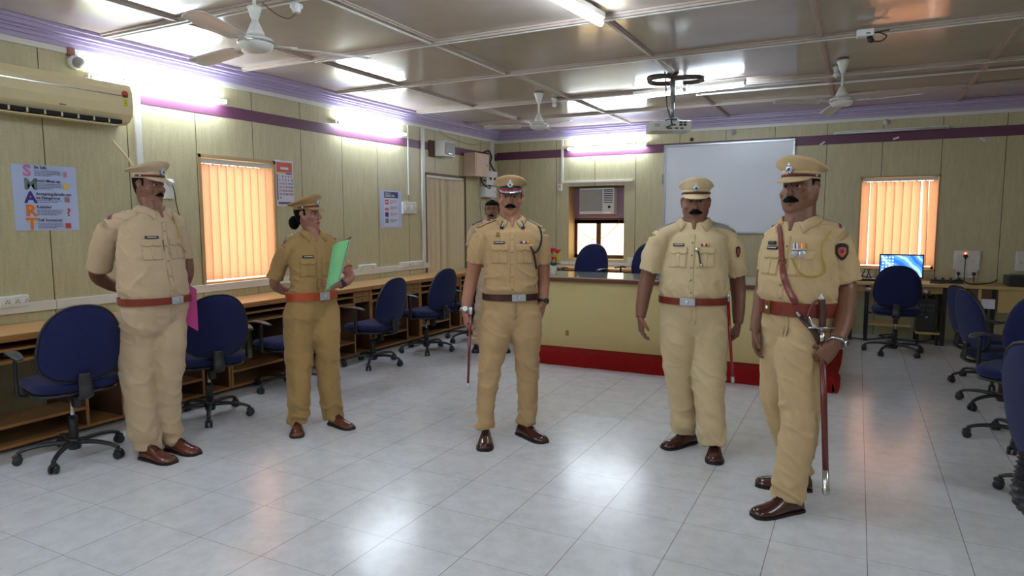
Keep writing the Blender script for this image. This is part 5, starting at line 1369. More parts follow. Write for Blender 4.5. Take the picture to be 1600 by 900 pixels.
        for i in range(len(allp)):
            t = (cp[min(i+1, len(cp)-1)]-cp[max(min(i, len(cp)-1)-1, 0)]).normalized()
            if i >= len(cp)-1: t = V((0, 0, -1))
            A = (F-t*F.dot(t)).normalized(); B = t.cross(A)
            rings.append([allp[i]+A*(se(math.cos(2*PI*j/N_), .92)*allr[i]*1.12)+B*(se(math.sin(2*PI*j/N_), .92)*allr[i]) for j in range(N_)])
        loft(bm, rings)
    tro = remesh(bm, .0065, 22, .7)
    hz = min(P(l[-1][:3]).z for l in sp['legs'])
    def tfold(co, n):
        k = .55+1.5*max(0, 1-(co.z-hz)/.22)+.25*math.exp(-((co.z-hp_.z+.03)/.07)**2)+.5*math.exp(-((co.z-.48)/.10)**2)
        return co+n*fold(co, .0105*k*sp.get('crease', 1), 7, 15, sp['seed']+7)
    warp(tro, tfold); tb = bvh_of(tro); tro = add('trousers', tro, cl2 if (cl2 := sp.get('cloth2')) else cl)
    # fly seam
    def tpatch(nm, cols, m, par, off, rows, dv, org, U_, V_):
        rings = []
        for x, z0_, z1_ in cols:
            ct, cb = [], []
            for k in range(rows+1):
                z = z0_+(z1_-z0_)*k/rows; o_ = org+U_*x+V_*z-dv*.5; hit = tb.ray_cast(o_, dv); q = hit[0] if hit[0] is not None else o_+dv*.38
                ct.append(q-dv*off); cb.append(q+dv*.003)
            rings.append(ct+list(reversed(cb)))
        bm = NB(); loft(bm, rings); return add(nm, bm, m, par)
    tpatch('fly', [(.006, -.16, -.035), (.014, -.16, -.035), (.030, -.150, -.035)], sp.get('cloth2') or cl, tro, .0028, 12, -F, V((b0[0].x, b0[0].y, b0[0].z)), S, Z)
    # ---- belt
    bz = sp.get('beltw', .022); bt = sp.get('belttilt', 0)
    bm = NB()
    def br(dz, g_): return [p+Z*dz for p in ring(b0[0]-Z*.008, b0[1]*1.0+g_, b0[2]+g_, b0[3]+g_, n=2.3, N=48)]
    r_ = [br(-bz, .004), br(-bz, .016), br(bz, .016), br(bz, .004), br(-bz, .004)]
    loft(bm, r_, cap=False); belt = add('belt', bm, sp['belt'], None, False)
    bu = sp.get('buckle', (0.0, .046)); fr_ = b0[2]+.018
    bx = bu[0]; yb_ = (1-min(1, abs(bx/(b0[1]+.016)))**2.3)**(1/2.3)*(b0[2]+.016)
    c = b0[0]-Z*.008+S*bx+F*(yb_+.004)
    nrm = (F+S*(bx/max(b0[1], .01))*.8).normalized(); tg = nrm.cross(Z).normalized(); Rm = Matrix((tg, nrm, Z)).transposed()
    bm = NB(); box(bm, c, (bu[1]*2, .010, bz*2.1), .003, Rm); bk_ = add('buckle', bm, sp.get('buckle_m', M['buckle']), belt, False)
    bm = NB(); lathe(bm, [(0, 0), (.012, 0), (.010, .003), (0, .003)], N=16); bmesh.ops.transform(bm, matrix=Matrix.Translation(c+nrm*.005) @ (Rm @ Matrix.Rotation(-PI/2, 3, 'X')).to_4x4(), verts=bm.verts); add('buckle_emblem', bm, SILV, bk_)
    # ---- shoes
    for (hu_, hv_), (tu_, tv_) in sp['feet']:
        h0 = onz(hu_, hv_, .0); t0 = onz(tu_, tv_, .0); fd = (t0-h0); fd.z = 0; fl = fd.length; fd.normalize(); sd = V((-fd.y, fd.x, 0))
        L_ = sp.get('foot', .285); h0 = (h0+t0)/2-fd*L_/2
        prof = [(0, .024, .055), (.012, .031, .072), (.05, .036, .090), (.09, .037, .092), (.125, .041, .082), (.165, .046, .064), (.205, .050, .052), (.245, .047, .047), (.272, .037, .040), (.285, .020, .028)]
        rings = []
        for x, hw, h in prof:
            x *= L_/.285; hw *= L_/.285*1.10; h *= L_/.285*1.10; c = h0+fd*x; r_ = []
            for j in range(20):
                t = 2*PI*j/20; yy = math.cos(t)*hw; zz = math.sin(t)
                zz = .012+(h-.012)*max(0, zz)**.8 if zz > 0 else .012
                yy *= (1 if zz <= .013 else (1-.25*((zz-.012)/(h-.012))**2))
                r_.append(c+sd*yy+Z*zz)
            rings.append(r_)
        bm = NB(); loft(bm, rings); shoe = add('shoe', bm, sp['shoe'])
        bm = NB(); o1 = [(x*L_/.285, hw*1.10*L_/.285+.004) for x, hw, h in prof]
        ol = [h0+fd*(x-.002 if i == 0 else x+(.004 if i == len(o1)-1 else 0))+sd*w_ for i, (x, w_) in enumerate(o1)]+[h0+fd*(x-.002 if i == 0 else x)-sd*w_ for i, (x, w_) in reversed(list(enumerate(o1)))]
        loft(bm, [[p+Z*.0 for p in ol], [p+Z*.013 for p in ol]]); add('sole', bm, SOLE, shoe, False)
        bm = NB()
        for q in range(4):
            x = .115+.014*q; h = (.0865-.0052*q)*1.10*L_/.285; c = h0+fd*x*L_/.285
            tube(bm, [c+sd*.019+Z*(h-.012), c+sd*.01+Z*(h-.0015), c+Z*(h+.002), c-sd*.01+Z*(h-.0015), c-sd*.019+Z*(h-.012)], .0024, 6)
        add('laces', bm, SOLE, shoe)
    return dict(root=root, add=add, P=P, F=F, S=S, Z=Z, sb=sb, tb=tb, sho=sho, tro=tro, belt=belt, H=H, Hf=Hf, spatch=spatch, torso_c=torso_c, cz=cz, b0=b0, body=bo, inv=inv)

M['buckle'] = mat('pale_steel_buckle', srgb(196, 202, 214), .3, .55, vary=.08, vscale=30)
M['brass'] = mat('brass_buckle', srgb(150, 120, 70), .35, .8)

def hand(bm, W, h, F, S):
    """h: dict d (pointing direction), n (back of the hand), th (+1/-1 thumb side), curl (degrees per joint), s size, tc thumb curl"""
    def vec(t): return (S*t[0]+F*t[1]+V((0, 0, 1))*t[2]).normalized()
    d = vec(h['d']); n = vec(h['n']); n = (n-d*n.dot(d)).normalized(); l = d.cross(n); s = h.get('s', 1.0)
    if l.dot(vec(h['tv'])) < 0: l = -l
    rings = []
    for x, w_, t_ in ((-.02, .024, .021), (.01, .029, .019), (.04, .037, .017), (.075, .040, .0145), (.092, .038, .012)):
        c = W+d*x*s
        rings.append([c+l*(se(math.cos(q), .75)*w_*s)+n*(se(math.sin(q), .75)*t_*s) for q in [2*PI*j/18 for j in range(18)]])
    loft(bm, rings)
    curl = h.get('curl', 20); curls = curl if isinstance(curl, (list, tuple)) else [curl]*4
    for k, (lo, ln, sx) in enumerate(((.0300, .074, .085), (.0100, .082, .090), (-.0105, .076, .087), (-.0300, .060, .079))):
        p = W+d*(sx-.02)*s+l*lo*s; r = .0088*s; pts = [p, p+d*.02*s]; rs = [r*1.05, r*1.05]; ang = 0
        sp_ = d+l*(lo*2.2); sp_.normalize()
        for i, fr_ in enumerate((.46, .30, .24)):
            ang += math.radians(curls[k]*(.8 if i == 0 else 1.1)); dd = (sp_*math.cos(ang)-n*math.sin(ang)).normalized()
            pts.append(pts[-1]+dd*ln*fr_*s); rs.append(r*(.98, .88, .68)[i])
        tube(bm, pts, rs, 10, sub=2)
    tc = math.radians(h.get('tc', 20)); t0 = W+d*.018*s+l*.018*s
    sprd = math.radians(h.get('ts', 42))
    d1 = (d*math.cos(sprd)+l*math.sin(sprd)-n*.25).normalized(); d2 = (d1*math.cos(tc)+(d*.8-n*.6-l*.2).normalized()*math.sin(tc)).normalized()
    d3 = (d1*math.cos(tc*1.8)+(d*.8-n*.6-l*.3).normalized()*math.sin(tc*1.8)).normalized()
    tube(bm, [t0, t0+d1*.04*s, t0+d1*.04*s+d2*.032*s, t0+d1*.04*s+d2*.032*s+d3*.026*s], [.015*s, .013*s, .0105*s, .0075*s], 10, sub=3)

SK = {'dark': skin_mat('dark_brown_skin', srgb(122, 80, 62)), 'mid': skin_mat('brown_skin', srgb(150, 100, 80)), 'fair': skin_mat('warm_brown_skin', srgb(164, 112, 88))}
LP = mat('lips', srgb(104, 56, 50), .4)
def khaki(n, r, g, b_): return cloth_mat('khaki_cloth_'+n, srgb(r, g, b_))
K = {'a': khaki('a', 186, 162, 132), 'b': khaki('b', 160, 128, 80), 'c': khaki('c', 184, 152, 110), 'd': khaki('d', 206, 184, 146), 'e': khaki('e', 196, 168, 126)}
BTN = mat('tan_button', srgb(150, 128, 92), .4)

# leftmost officer ---------------------------------------------------
p1 = person(dict(label='leftmost uniformed man in khaki, hands behind his back, looking right', d=4.35, a=35, root=(244, 600), seed=1.3,
    head=(232, 291, 0, 50, -3), neck=(238, 329, 0, .062), hs=1.02, fat=1.08, gaze=.6,
    torso=[(239, 329, 0, .080, .070, .065), (239, 339, 0, .150, .095, .09), (236, 356, 0, .192, .125, .115), (234, 385, 0, .200, .155, .130), (235, 415, 0, .205, .180, .135), (237, 442, 0, .212, .195, .140), (241, 465, 0, .205, .180, .145)],
    hip=(240, 502, 0, .208, .130, .138),
    legs=[[(216, 530, -.03, .116), (214, 565, -.04, .104), (218, 610, -.05, .088), (222, 655, -.06, .084), (233, 702, -.06, .072)],
          [(262, 530, .05, .108), (262, 565, .05, .096), (260, 610, .06, .084), (261, 652, .07, .078), (269, 691, .08, .068)]],
    feet=[((226, 716), (268, 724)), ((264, 702), (308, 711))],
    arms=[dict(p=[(174, 357, -.10, .055), (160, 395, -.06, .054), (152, 428, .0, .049), (172, 444, .12, .043), (200, 452, .26, .028)], sl=[((173, 355, -.10), .070), ((162, 388, -.07), .074), ((155, 420, -.02), .072)], hand=dict(d=(.9, -.5, -.2), n=(-.2, -.8, .2), tv=(0, 0, 1), curl=30)),
          dict(p=[(277, 353, .13, .052), (288, 395, .18, .048), (292, 428, .20, .044), (280, 450, .27, .036), (256, 454, .32, .028)], sl=[((274, 352, .12), .066), ((281, 380, .16), .068), ((286, 405, .18), .064)], hand=dict(d=(-.9, -.5, -.2), n=(.2, -.8, .2), tv=(0, 0, 1), curl=30))],
    skin=SK['dark'], lip=LP, cloth=K['a'], cap_m=K['a'], btn=BTN, belt=LM['belt'], shoe=LM['tan'], chestz=374, rib=True, stars=2, moustache=(.034, .010), buckle=(.02, .042), colz=.004, capk=1.0))
# woman officer --------------------------------------------------------
p2 = person(dict(label='woman officer in dark khaki with hair bun, holding a green file, looking right', d=4.92, a=28, root=(490, 600), seed=4.1,
    head=(480, 337, 0, 62, 5), neck=(487, 365, 0, .047), hs=.94, gaze=.4, bun=True,
    torso=[(487, 365, 0, .062, .055, .05), (487, 376, 0, .115, .075, .07), (486, 389, 0, .155, .100, .09), (485, 410, 0, .160, .125, .095), (486, 428, 0, .155, .115, .09), (487, 444, 0, .158, .108, .095), (487, 459, 0, .176, .120, .11)],
    hip=(488, 492, 0, .206, .115, .140),
    legs=[[(468, 518, -.03, .108), (467, 555, -.04, .092), (467, 595, -.05, .081), (466, 630, -.07, .074), (465, 662, -.08, .066)],
          [(508, 518, .03, .102), (512, 555, .04, .084), (514, 595, .05, .078), (517, 628, .06, .073), (521, 653, .07, .068)]],
    feet=[((465, 670), (464, 684)), ((515, 662), (552, 672))], foot=.25,
    arms=[dict(p=[(447, 390, -.07, .044), (437, 418, -.04, .042), (429, 442, .0, .038), (441, 453, .10, .034), (462, 458, .20, .024)], sl=[((447, 388, -.07), .056), ((438, 412, -.05), .058), ((430, 434, -.02), .056)], hand=dict(d=(.9, -.5, -.2), n=(-.2, -.8, .2), tv=(0, 0, 1), curl=30, s=.88)),
          dict(p=[(523, 390, .08, .042), (536, 412, .06, .040), (546, 430, .0, .038), (541, 440, -.07, .034), (530, 444, -.13, .025)], sl=[((521, 388, .07), .054), ((532, 405, .06), .056), ((541, 421, .04), .053)], hand=dict(d=(-.85, -.35, .04), n=(-.45, .85, .05), tv=(0, 0, 1), curl=48, tc=30, s=.92))],
    skin=SK['mid'], lip=LP, cloth=K['b'], cap_m=K['b'], btn=BTN, belt=LM['orange'], shoe=LM['tan'], chestz=404, rib=True, stars=3, buckle=(.03, .040), beltw=.027, colz=.004, pk=.9, crease=.9, open=26))
# central officer -------------------------------------------------------
p3 = person(dict(label='central senior officer with dark banded peaked cap, left hand in pocket', d=4.65, a=4, root=(800, 600), seed=7.7,
    head=(798, 311, 0, -2, 0), neck=(799, 345, 0, .060), hs=1.0, fat=1.05,
    torso=[(799, 344, 0, .078, .068, .06), (799, 354, 0, .150, .092, .09), (798, 366, 0, .192, .120, .11), (798, 390, 0, .190, .140, .115), (798, 418, 0, .186, .138, .11), (798, 441, 0, .184, .140, .11), (798, 460, 0, .182, .134, .115)],
    hip=(800, 496, 0, .210, .122, .135),
    legs=[[(774, 525, -.01, .112), (768, 558, -.02, .086), (762, 600, -.04, .071), (759, 638, -.06, .061), (759, 670, -.07, .056)],
          [(822, 525, .01, .108), (824, 558, .02, .084), (824, 600, .04, .073), (824, 638, .05, .065), (822, 661, .06, .060)]],
    feet=[((760, 684), (757, 706)), ((812, 678), (850, 692))],
    arms=[dict(p=[(751, 371, .0, .056), (744, 405, .02, .052), (736, 440, .03, .047), (731, 465, .0, .040), (727, 488, -.03, .030)], sl=[((753, 368, 0), .068), ((747, 390, .01), .071), ((742, 412, .02), .066)], hand=dict(d=(.05, .05, -1), n=(-1, .15, 0), tv=(0, 1, 0), curl=(46, 48, 50, 52), tc=35)),
          dict(p=[(844, 371, .0, .056), (847, 405, .03, .051), (849, 438, .05, .045), (849, 458, .03, .038), (848, 476, .0, .031)], sl=[((842, 368, 0), .067), ((845, 390, .01), .069), ((847, 412, .03), .064)], hand=dict(d=(-.35, .15, -.95), n=(.6, .7, 0), tv=(-.5, 1, 0), curl=12, s=.95))],
    skin=SK['fair'], lip=LP, cloth=K['c'], cap_m=K['c'], btn=BTN, belt=LM['dark'], shoe=LM['brown'], chestz=382, moustache=(.040, .0125), cap='navy', gorget=True, piping=True, stars=2,
    buckle=(.045, .048), buckle_m=M['buckle'], ribbons=[(.055, .018, BLUR), (.074, .014, M['paper_w']), (.089, .012, REDR), (.102, .016, ORNG)], colz=.006, capk=.95))
# officer with the red stick --------------------------------------------
p4 = person(dict(label='stout officer in front of the whiteboard with a large pale buckle, arms at his sides', d=4.41, a=-4, root=(1084, 600), seed=11.2,
    head=(1087, 318, 0, 1, -2), neck=(1086, 347, 0, .072), hs=1.06, fat=1.22,
    torso=[(1086, 347, 0, .084, .074, .065), (1086, 358, 0, .158, .098, .095), (1085, 370, 0, .204, .125, .12), (1084, 395, 0, .210, .155, .130), (1083, 423, 0, .216, .175, .135), (1083, 446, 0, .218, .185, .140), (1083, 465, 0, .206, .170, .140)],
    hip=(1084, 503, 0, .220, .132, .145),
    legs=[[(1060, 535, .02, .118), (1060, 570, .05, .100), (1064, 610, .08, .090), (1067, 648, .10, .082), (1066, 677, .12, .070)],
          [(1109, 535, -.02, .118), (1107, 570, -.04, .108), (1108, 615, -.07, .098), (1111, 658, -.09, .088), (1114, 691, -.11, .076)]],
    feet=[((1080, 692), (1042, 701)), ((1117, 704), (1116, 726))],
    arms=[dict(p=[(1029, 377, .0, .058), (1018, 412, .02, .056), (1009, 445, .03, .050), (1004, 472, .0, .043), (1001, 496, -.03, .032)], sl=[((1031, 374, 0), .072), ((1023, 398, .01), .080), ((1016, 425, .02), .077)], hand=dict(d=(.1, .2, -1), n=(-.9, .4, 0), tv=(.5, 1, 0), curl=(22, 26, 30, 34), tc=12)),
          dict(p=[(1142, 377, .0, .058), (1149, 412, .03, .056), (1153, 448, .04, .050), (1154, 478, .01, .043), (1153, 505, -.03, .033)], sl=[((1139, 375, 0), .072), ((1146, 400, .01), .080), ((1151, 431, .03), .074)], hand=dict(d=(-.1, .05, -1), n=(.95, .3, 0), tv=(-.2, 1, 0), curl=(50, 52, 54, 56), tc=35))],
    skin=SK['dark'], lip=LP, cloth=K['d'], cap_m=K['d'], btn=BTN, belt=LM['belt'], shoe=LM['brown'], chestz=386, moustache=(.040, .0145), stars=3, ep_m=M['grey_pl'],
    buckle=(-.02, .048), ribbons=[(.052, .014, REDR), (.067, .012, M['paper_w']), (.080, .012, REDR), (.093, .012, ORNG)], colz=.006, capk=.86, open=30))
# sword officer -----------------------------------------------------------
p5 = person(dict(label='rightmost officer with cross belt and medals, gripping a sword scabbard', d=3.66, a=-28, root=(1246, 600), seed=15.9,
    head=(1251, 296, 0, -30, 0), neck=(1250, 346, 0, .076), hs=1.12, fat=1.26, gaze=-.3,
    torso=[(1248, 346, 0, .086, .075, .066), (1249, 360, 0, .158, .100, .098), (1251, 375, 0, .200, .128, .122), (1250, 400, 0, .198, .158, .132), (1247, 430, 0, .202, .175, .135), (1247, 455, 0, .206, .182, .140), (1250, 476, 0, .194, .165, .140)],
    hip=(1243, 514, 0, .208, .128, .145),
    legs=[[(1252, 552, -.08, .118), (1250, 600, -.10, .104), (1251, 640, -.12, .096), (1247, 690, -.14, .088), (1238, 730, -.16, .083), (1231, 779, -.17, .077)],
          [(1222, 552, .06, .110), (1216, 600, .09, .092), (1222, 645, .11, .084), (1236, 695, .14, .074), (1249, 746, .16, .068)]],
    feet=[((1250, 797), (1178, 808)), ((1262, 766), (1186, 758))], foot=.295,
    arms=[dict(p=[(1309, 374, -.10, .060), (1316, 415, -.07, .060), (1321, 455, -.08, .055), (1318, 500, -.19, .047), (1306, 538, -.27, .034)], sl=[((1306, 373, -.10), .070), ((1314, 404, -.08), .080), ((1320, 440, -.07), .077)], hand=dict(d=(-.53, .28, -.75), n=(.55, .80, .25), tv=(-.88, .47, .35), curl=(34, 44, 50, 54), tc=18, s=1.06)),
          dict(p=[(1209, 377, .10, .056), (1200, 415, .14, .052), (1192, 455, .14, .046), (1186, 490, .09, .040), (1180, 517, .05, .031)], sl=[((1212, 376, .09), .066), ((1206, 400, .11), .068), ((1202, 424, .12), .064)], hand=dict(d=(.05, .1, -1), n=(-.8, .5, 0), tv=(.3, 1, 0), curl=(24, 28, 32, 36), tc=10))],
    skin=SK['dark'], lip=LP, cloth=K['e'], cap_m=K['e'], btn=BTN, belt=LM['belt'], shoe=LM['brown'], chestz=392, rib=True, stars=2, moustache=(.040, .0145),
    buckle=(-.09, .020), beltw=.036, buckle_m=M['brass'], colz=.006, capk=.96, open=28))
# half hidden man -----------------------------------------------------------
p6 = person(dict(label='bareheaded man mostly hidden behind the central officer, dark shoes showing', d=7.7, a=-6, root=(768, 480), seed=20.3,
    head=(769, 330, 0, -8, 0), neck=(769, 348, 0, .058), hs=1.0, cap='none',
    torso=[(769, 347, 0, .075, .065, .06), (769, 351, 0, .150, .09, .09), (768, 358, 0, .19, .115, .11), (768, 375, 0, .19, .13, .115), (768, 390, 0, .185, .13, .11), (768, 402, 0, .18, .13, .11), (768, 412, 0, .178, .13, .115)],
    hip=(768, 434, 0, .19, .13, .145),
    legs=[[(758, 450, 0, .10), (754, 475, 0, .085), (750, 505, 0, .075), (747, 537, 0, .068)], [(779, 450, 0, .10), (783, 475, 0, .085), (786, 505, 0, .075), (788, 537, 0, .068)]],
    feet=[((747, 543), (743, 554)), ((788, 543), (791, 554))],
    arms=[dict(p=[(740, 361, 0, .052), (737, 385, 0, .046), (736, 408, 0, .042), (738, 430, -.05, .030)], sl=[((742, 360, 0), .066), ((739, 372, 0), .068), ((737, 385, 0), .064)], hand=dict(d=(0, .1, -1), n=(-1, 0, 0), tv=(0, 1, 0), curl=25)),
          dict(p=[(796, 361, 0, .052), (799, 385, 0, .046), (800, 408, 0, .042), (799, 430, -.05, .030)], sl=[((794, 360, 0), .066), ((797, 372, 0), .068), ((799, 385, 0), .064)], hand=dict(d=(0, .1, -1), n=(1, 0, 0), tv=(0, 1, 0), curl=25))],
    skin=SK['dark'], lip=LP, cloth=K['a'], cap_m=K['a'], btn=BTN, belt=LM['dark'], shoe=M['black_pl'], chestz=372, stars=0, ep_m=NAVY, plate=False, moustache=(.034, .010)))

# ------------------------------------------------------------ worn extras
def band_on(pp, nm, c, axis, r0, w_, m, par, flat=1.0, th=.004):
    axis = axis.normalized(); A = axis.orthogonal().normalized(); B = axis.cross(A); rr = []
    for (q, dz) in ((r0, -w_), (r0+th, -w_), (r0+th, w_), (r0, w_), (r0, -w_)):
        rr.append([c+axis*dz+A*(q*math.cos(2*PI*j/24))+B*(q*math.sin(2*PI*j/24)) for j in range(24)])
    bm = NB(); loft(bm, rr, cap=False); return pp['add'](nm, bm, m, par)
def watch(pp, pw, pe, r, m, dm, facev):
    c = pp['P'](pw); ax = pp['P'](pe)-c; w_ = band_on(pp, 'watch_strap', c, ax, r, .009, m, pp['body'], th=.004)
    facev = (facev-ax.normalized()*facev.dot(ax.normalized())).normalized()
    bm = NB(); q = c+facev*(r+.004); A = ax.normalized(); B = A.cross(facev)
    loft(bm, [[q+facev*h+A*(rr*math.cos(2*PI*j/20))+B*(rr*math.sin(2*PI*j/20)) for j in range(20)] for h, rr in ((-.004, .018), (.006, .018), (.008, .014))])
    pp['add']('watch_case', bm, dm, w_)
watch(p3, (726.5, 485, -.03), (731, 465, 0), .034, M['chrome'], M['white_pl'], TH)
watch(p3, (849, 471, .01), (851, 455, .03), .036, M['black_pl'], M['black_pl'], TH+RH*.5)
watch(p5, (1307, 535, -.265), (1318, 500, -.19), .041, M['chrome'], M['chrome'], TH+RH)
watch(p2, (532.5, 443.5, -.122), (541, 440, -.07), .029, M['black_pl'], M['black_pl'], TH+RH)

# tubes draped over a shirt along pixel paths
def drape(pp, pix, r, off, flat=1.0, extend=None, sub=3, dv=None):
    pts = []
    dd = -pp['F'] if dv is None else dv
    for (u, v) in pix:
        dr = ray(u, v).normalized(); h = pp['sb'].ray_cast(CAM, dr)
        if h[0] is None: h = pp['tb'].ray_cast(CAM, dr)
        if h[0] is None:
            n = pp['sb'].find_nearest(at(u, v, depth(pp['b0'][0]) - .05)); pts.append(n[0]+n[1]*off if n[0] is not None else at(u, v, depth(pp['b0'][0])))
        else: pts.append(h[0]-dr*off)
    return pts
def ribbon(pp, nm, pix, hw, m, par=None, off=.006, th=.003):
    base = drape(pp, pix, 0, 0)
    cp, _ = catmull(base, [0]*len(base), 4); rr = []
    for i, c in enumerate(cp):
        t = (cp[min(i+1, len(cp)-1)]-cp[max(i-1, 0)]).normalized(); vd = (c-CAM).normalized(); s_ = t.cross(vd).normalized()
        top = []
        for q in (-1, -.5, 0, .5, 1):
            p = c+s_*(q*hw); n = pp['sb'].find_nearest(p); n2 = pp['tb'].find_nearest(p)
            if n2[0] is not None and (n[0] is None or (n2[0]-p).length < (n[0]-p).length): n = n2
            top.append(n[0]+n[1]*off if (n[0]-p).length < .08 else p-vd*off)
        rr.append(top+[p+vd*th*2.5 for p in reversed(top)])
    bm = NB(); loft(bm, rr); return pp['add'](nm, bm, m, par or pp['sho'])
cb = ribbon(p5, 'cross_belt', [(1218, 352), (1220, 370), (1222, 395), (1223, 415), (1226, 435), (1233, 454), (1240, 467), (1243, 474)], .0165, LM['belt'], off=.010)
bm = NB(); q = drape(p5, [(1222, 408)], 0, .014)[0]; A = p5['S']; 
for dx, dz, sx, sz in ((-.02, 0, .004, .02), (.02, 0, .004, .02), (0, .01, .044, .004), (0, -.01, .044, .004)): box(bm, q+A*dx+V((0, 0, dz)), (sx, .004, sz), 0, Matrix((A, p5['F'], V((0, 0, 1)))).transposed())
p5['add']('cross_belt_buckle', bm, M['brass'], cb)
# lanyard loops
def cord(pp, nm, pix, r, m, off=.008, par=None):
    pts = drape(pp, pix, 0, off); bm = NB(); tube(bm, pts, r, 8, sub=4); return pp['add'](nm, bm, m, par or pp['sho'])
cord(p5, 'lanyard', [(1298, 362), (1290, 372), (1284, 382), (1284, 400), (1290, 420), (1284, 428), (1270, 432), (1256, 430), (1244, 420), (1237, 404)], .0045, YLAN, .010)
cord(p1, 'lanyard', [(270, 338), (275, 350), (279, 364), (281, 376), (284, 388), (289, 393), (282, 384), (276, 378)], .0045, YLAN, .008)
cord(p2, 'lanyard', [(521, 370), (525, 378), (527, 386), (524, 392)], .0045, YLAN, .006)
cord(p3, 'lanyard', [(842, 352), (845, 360), (846, 375), (842, 388), (836, 395), (832, 390)], .0065, NAVY, .008)
cord(p3, 'whistle_cord', [(829, 385), (833, 393), (836, 405), (838, 420)], .0065, NAVY, .012)
ch = cord(p4, 'whistle_chain', [(1089, 387), (1091, 394), (1093, 402), (1094, 410), (1096, 415)], .0045, M['black_pl'], .016)
bm = NB(); q = drape(p4, [(1090, 390)], 0, .020)[0]; tube(bm, [q-p4['S']*.016, q+p4['S']*.014], [.012, .010], 10); q2 = drape(p4, [(1096, 414)], 0, .020)[0]; tube(bm, [q2-V((0, 0, .012)), q2+V((0, 0, .008))], [.012, .008], 10); p4['add']('whistle', bm, M['chrome'], ch)
# medals of the sword officer
def med(pp, u0, u1, v0, v1, nm, m, off, par=None, shield=False):
    rows = 3; rr = []
    w0, w1 = v0, v1
    for k in range(9 if shield else 5):
        u = u0+(u1-u0)*k/(8 if shield else 4)
        if shield: t = abs(k/4-1); v0 = w0+(w1-w0)*.10*t**3*1.5; v1 = w1-(w1-w0)*.42*t**1.8
        a_ = drape(pp, [(u, v0+(v1-v0)*q/rows) for q in range(rows+1)], 0, off); b_ = drape(pp, [(u, v0+(v1-v0)*q/rows) for q in range(rows+1)], 0, -.004)
        rr.append(a_+list(reversed(b_)))
    bm = NB(); loft(bm, rr); return pp['add'](nm, bm, m, par or pp['sho'])
for u0, u1, m_ in ((1239, 1241.5, M['paper_w']), (1241.5, 1244, BLUR), (1244, 1247, M['paper_w']), (1248, 1252, ORNG), (1252, 1253.5, M['paper_w']), (1253.5, 1259, ORNG)):
    med(p5, u0, u1, 380, 389, 'medal_ribbon', m_, .010)
med(p5, 1238, 1259, 388.5, 390.5, 'medal_bar', SILV, .013)
for u0 in (1242.5, 1253.5):
    c = drape(p5, [(u0, 397)], 0, .014)[0]; bm = NB(); A = RH; B = UP
    loft(bm, [[c+TH*h+(A*math.cos(2*PI*j/20)+B*math.sin(2*PI*j/20))*r_ for j in range(20)] for h, r_ in ((-.004, .019), (.002, .019), (.004, .015), (.004, .004))]); p5['add']('medal', bm, SILV, p5['sho'])
med(p5, 1200, 1212.5, 376.5, 382, 'name_plate', NAVY, .010)
# shoulder emblems
em = med(p5, 1305.5, 1326, 380, 407, 'shoulder_emblem', NAVY, .008, None, True)
med(p5, 1309, 1322.5, 386, 402, 'emblem_field', mat('emblem_orange', srgb(190, 84, 40), .6), .0105, em, True)
med(p5, 1313, 1319, 389.5, 396, 'emblem_centre', BLUR, .0125, em, True)
em = med(p4, 1150, 1157, 385, 402, 'shoulder_emblem', NAVY, .006, None, True)
med(p4, 1152, 1155.5, 388, 399, 'emblem_field', mat('emblem_red', srgb(170, 60, 44), .6), .008, em)
med(p3, 775, 781, 363, 369, 'chest_star', M['brass'], .008)

# ------------------------------------------------------------ held and worn things that stay separate objects
def rod(label, a, b_, r, m, cap_m, name='cane', cat='cane', tip=.04, top=.05):
    root = empty(name, b_, 0, label, cat); A, B = V((0, 0, 0)), a-b_; d = B.normalized(); L_ = B.length
    bm = NB(); tube(bm, [A+d*tip*.8, B-d*top*.8], [r*.9, r], 14); obj('shaft', bm, m, root, smooth=True)
    bm = NB(); tube(bm, [A, A+d*.006, A+d*tip], [r*.6, r*1.1, r*1.15], 14); obj('ferrule', bm, cap_m, root, smooth=True)
    bm = NB(); tube(bm, [B-d*top, B-d*.008, B], [r*1.25, r*1.35, r*.9], 14); obj('knob', bm, cap_m, root, smooth=True)
    return root
CM = mat('maroon_lacquer', srgb(112, 28, 40), .25, coat=.4)
h = p3['P']
rod('short maroon cane with silver ends held low by the central officer', h((735.5, 480, -.085)), h((731, 608, -.12)), .0095, CM, SILV)
h = p4['P']
rod('red cane with silver ends held by the officer before the whiteboard', h((1137, 459, -.10)), h((1145, 598, -.10)), .010, mat('red_lacquer', srgb(150, 34, 34), .25, coat=.4), SILV)
# sword in its scabbard
h = p5['P']
top, gd, tip = h((1283, 468, -.23)), h((1284.5, 512, -.235)), onz(1291, 774, .012)
tip = at(1291, 774, depth(gd)+.0)
if tip.z < .01: tip.z = .01
root = empty('sword', V((tip.x, tip.y, 0)), 0, 'sheathed ceremonial sword with steel guard hanging beside the rightmost officer', 'sword'); rp = V((tip.x, tip.y, 0))
ax_ = (gd-tip).normalized(); lat = ax_.cross(TH).normalized()
bm = NB(); tube(bm, [tip-rp+ax_*.10, gd-rp-ax_*.07], [.0155, .0175], 14, flat=.8, ref=TH); obj('scabbard', bm, mat('maroon_scabbard_leather', srgb(104, 36, 34), .3, coat=.3), root, smooth=True)
bm = NB(); tube(bm, [tip-rp, tip-rp+ax_*.008, tip-rp+ax_*.03, tip-rp+ax_*.035, tip-rp+ax_*.13], [.010, .019, .020, .0165, .0170], 14, flat=.75, ref=TH); obj('scabbard_chape', bm, M['chrome'], root, smooth=True)
bm = NB(); tube(bm, [gd-rp-ax_*.10, gd-rp-ax_*.015], [.0130, .0125], 12, flat=.7, ref=TH); obj('scabbard_throat', bm, M['chrome'], root, smooth=True)
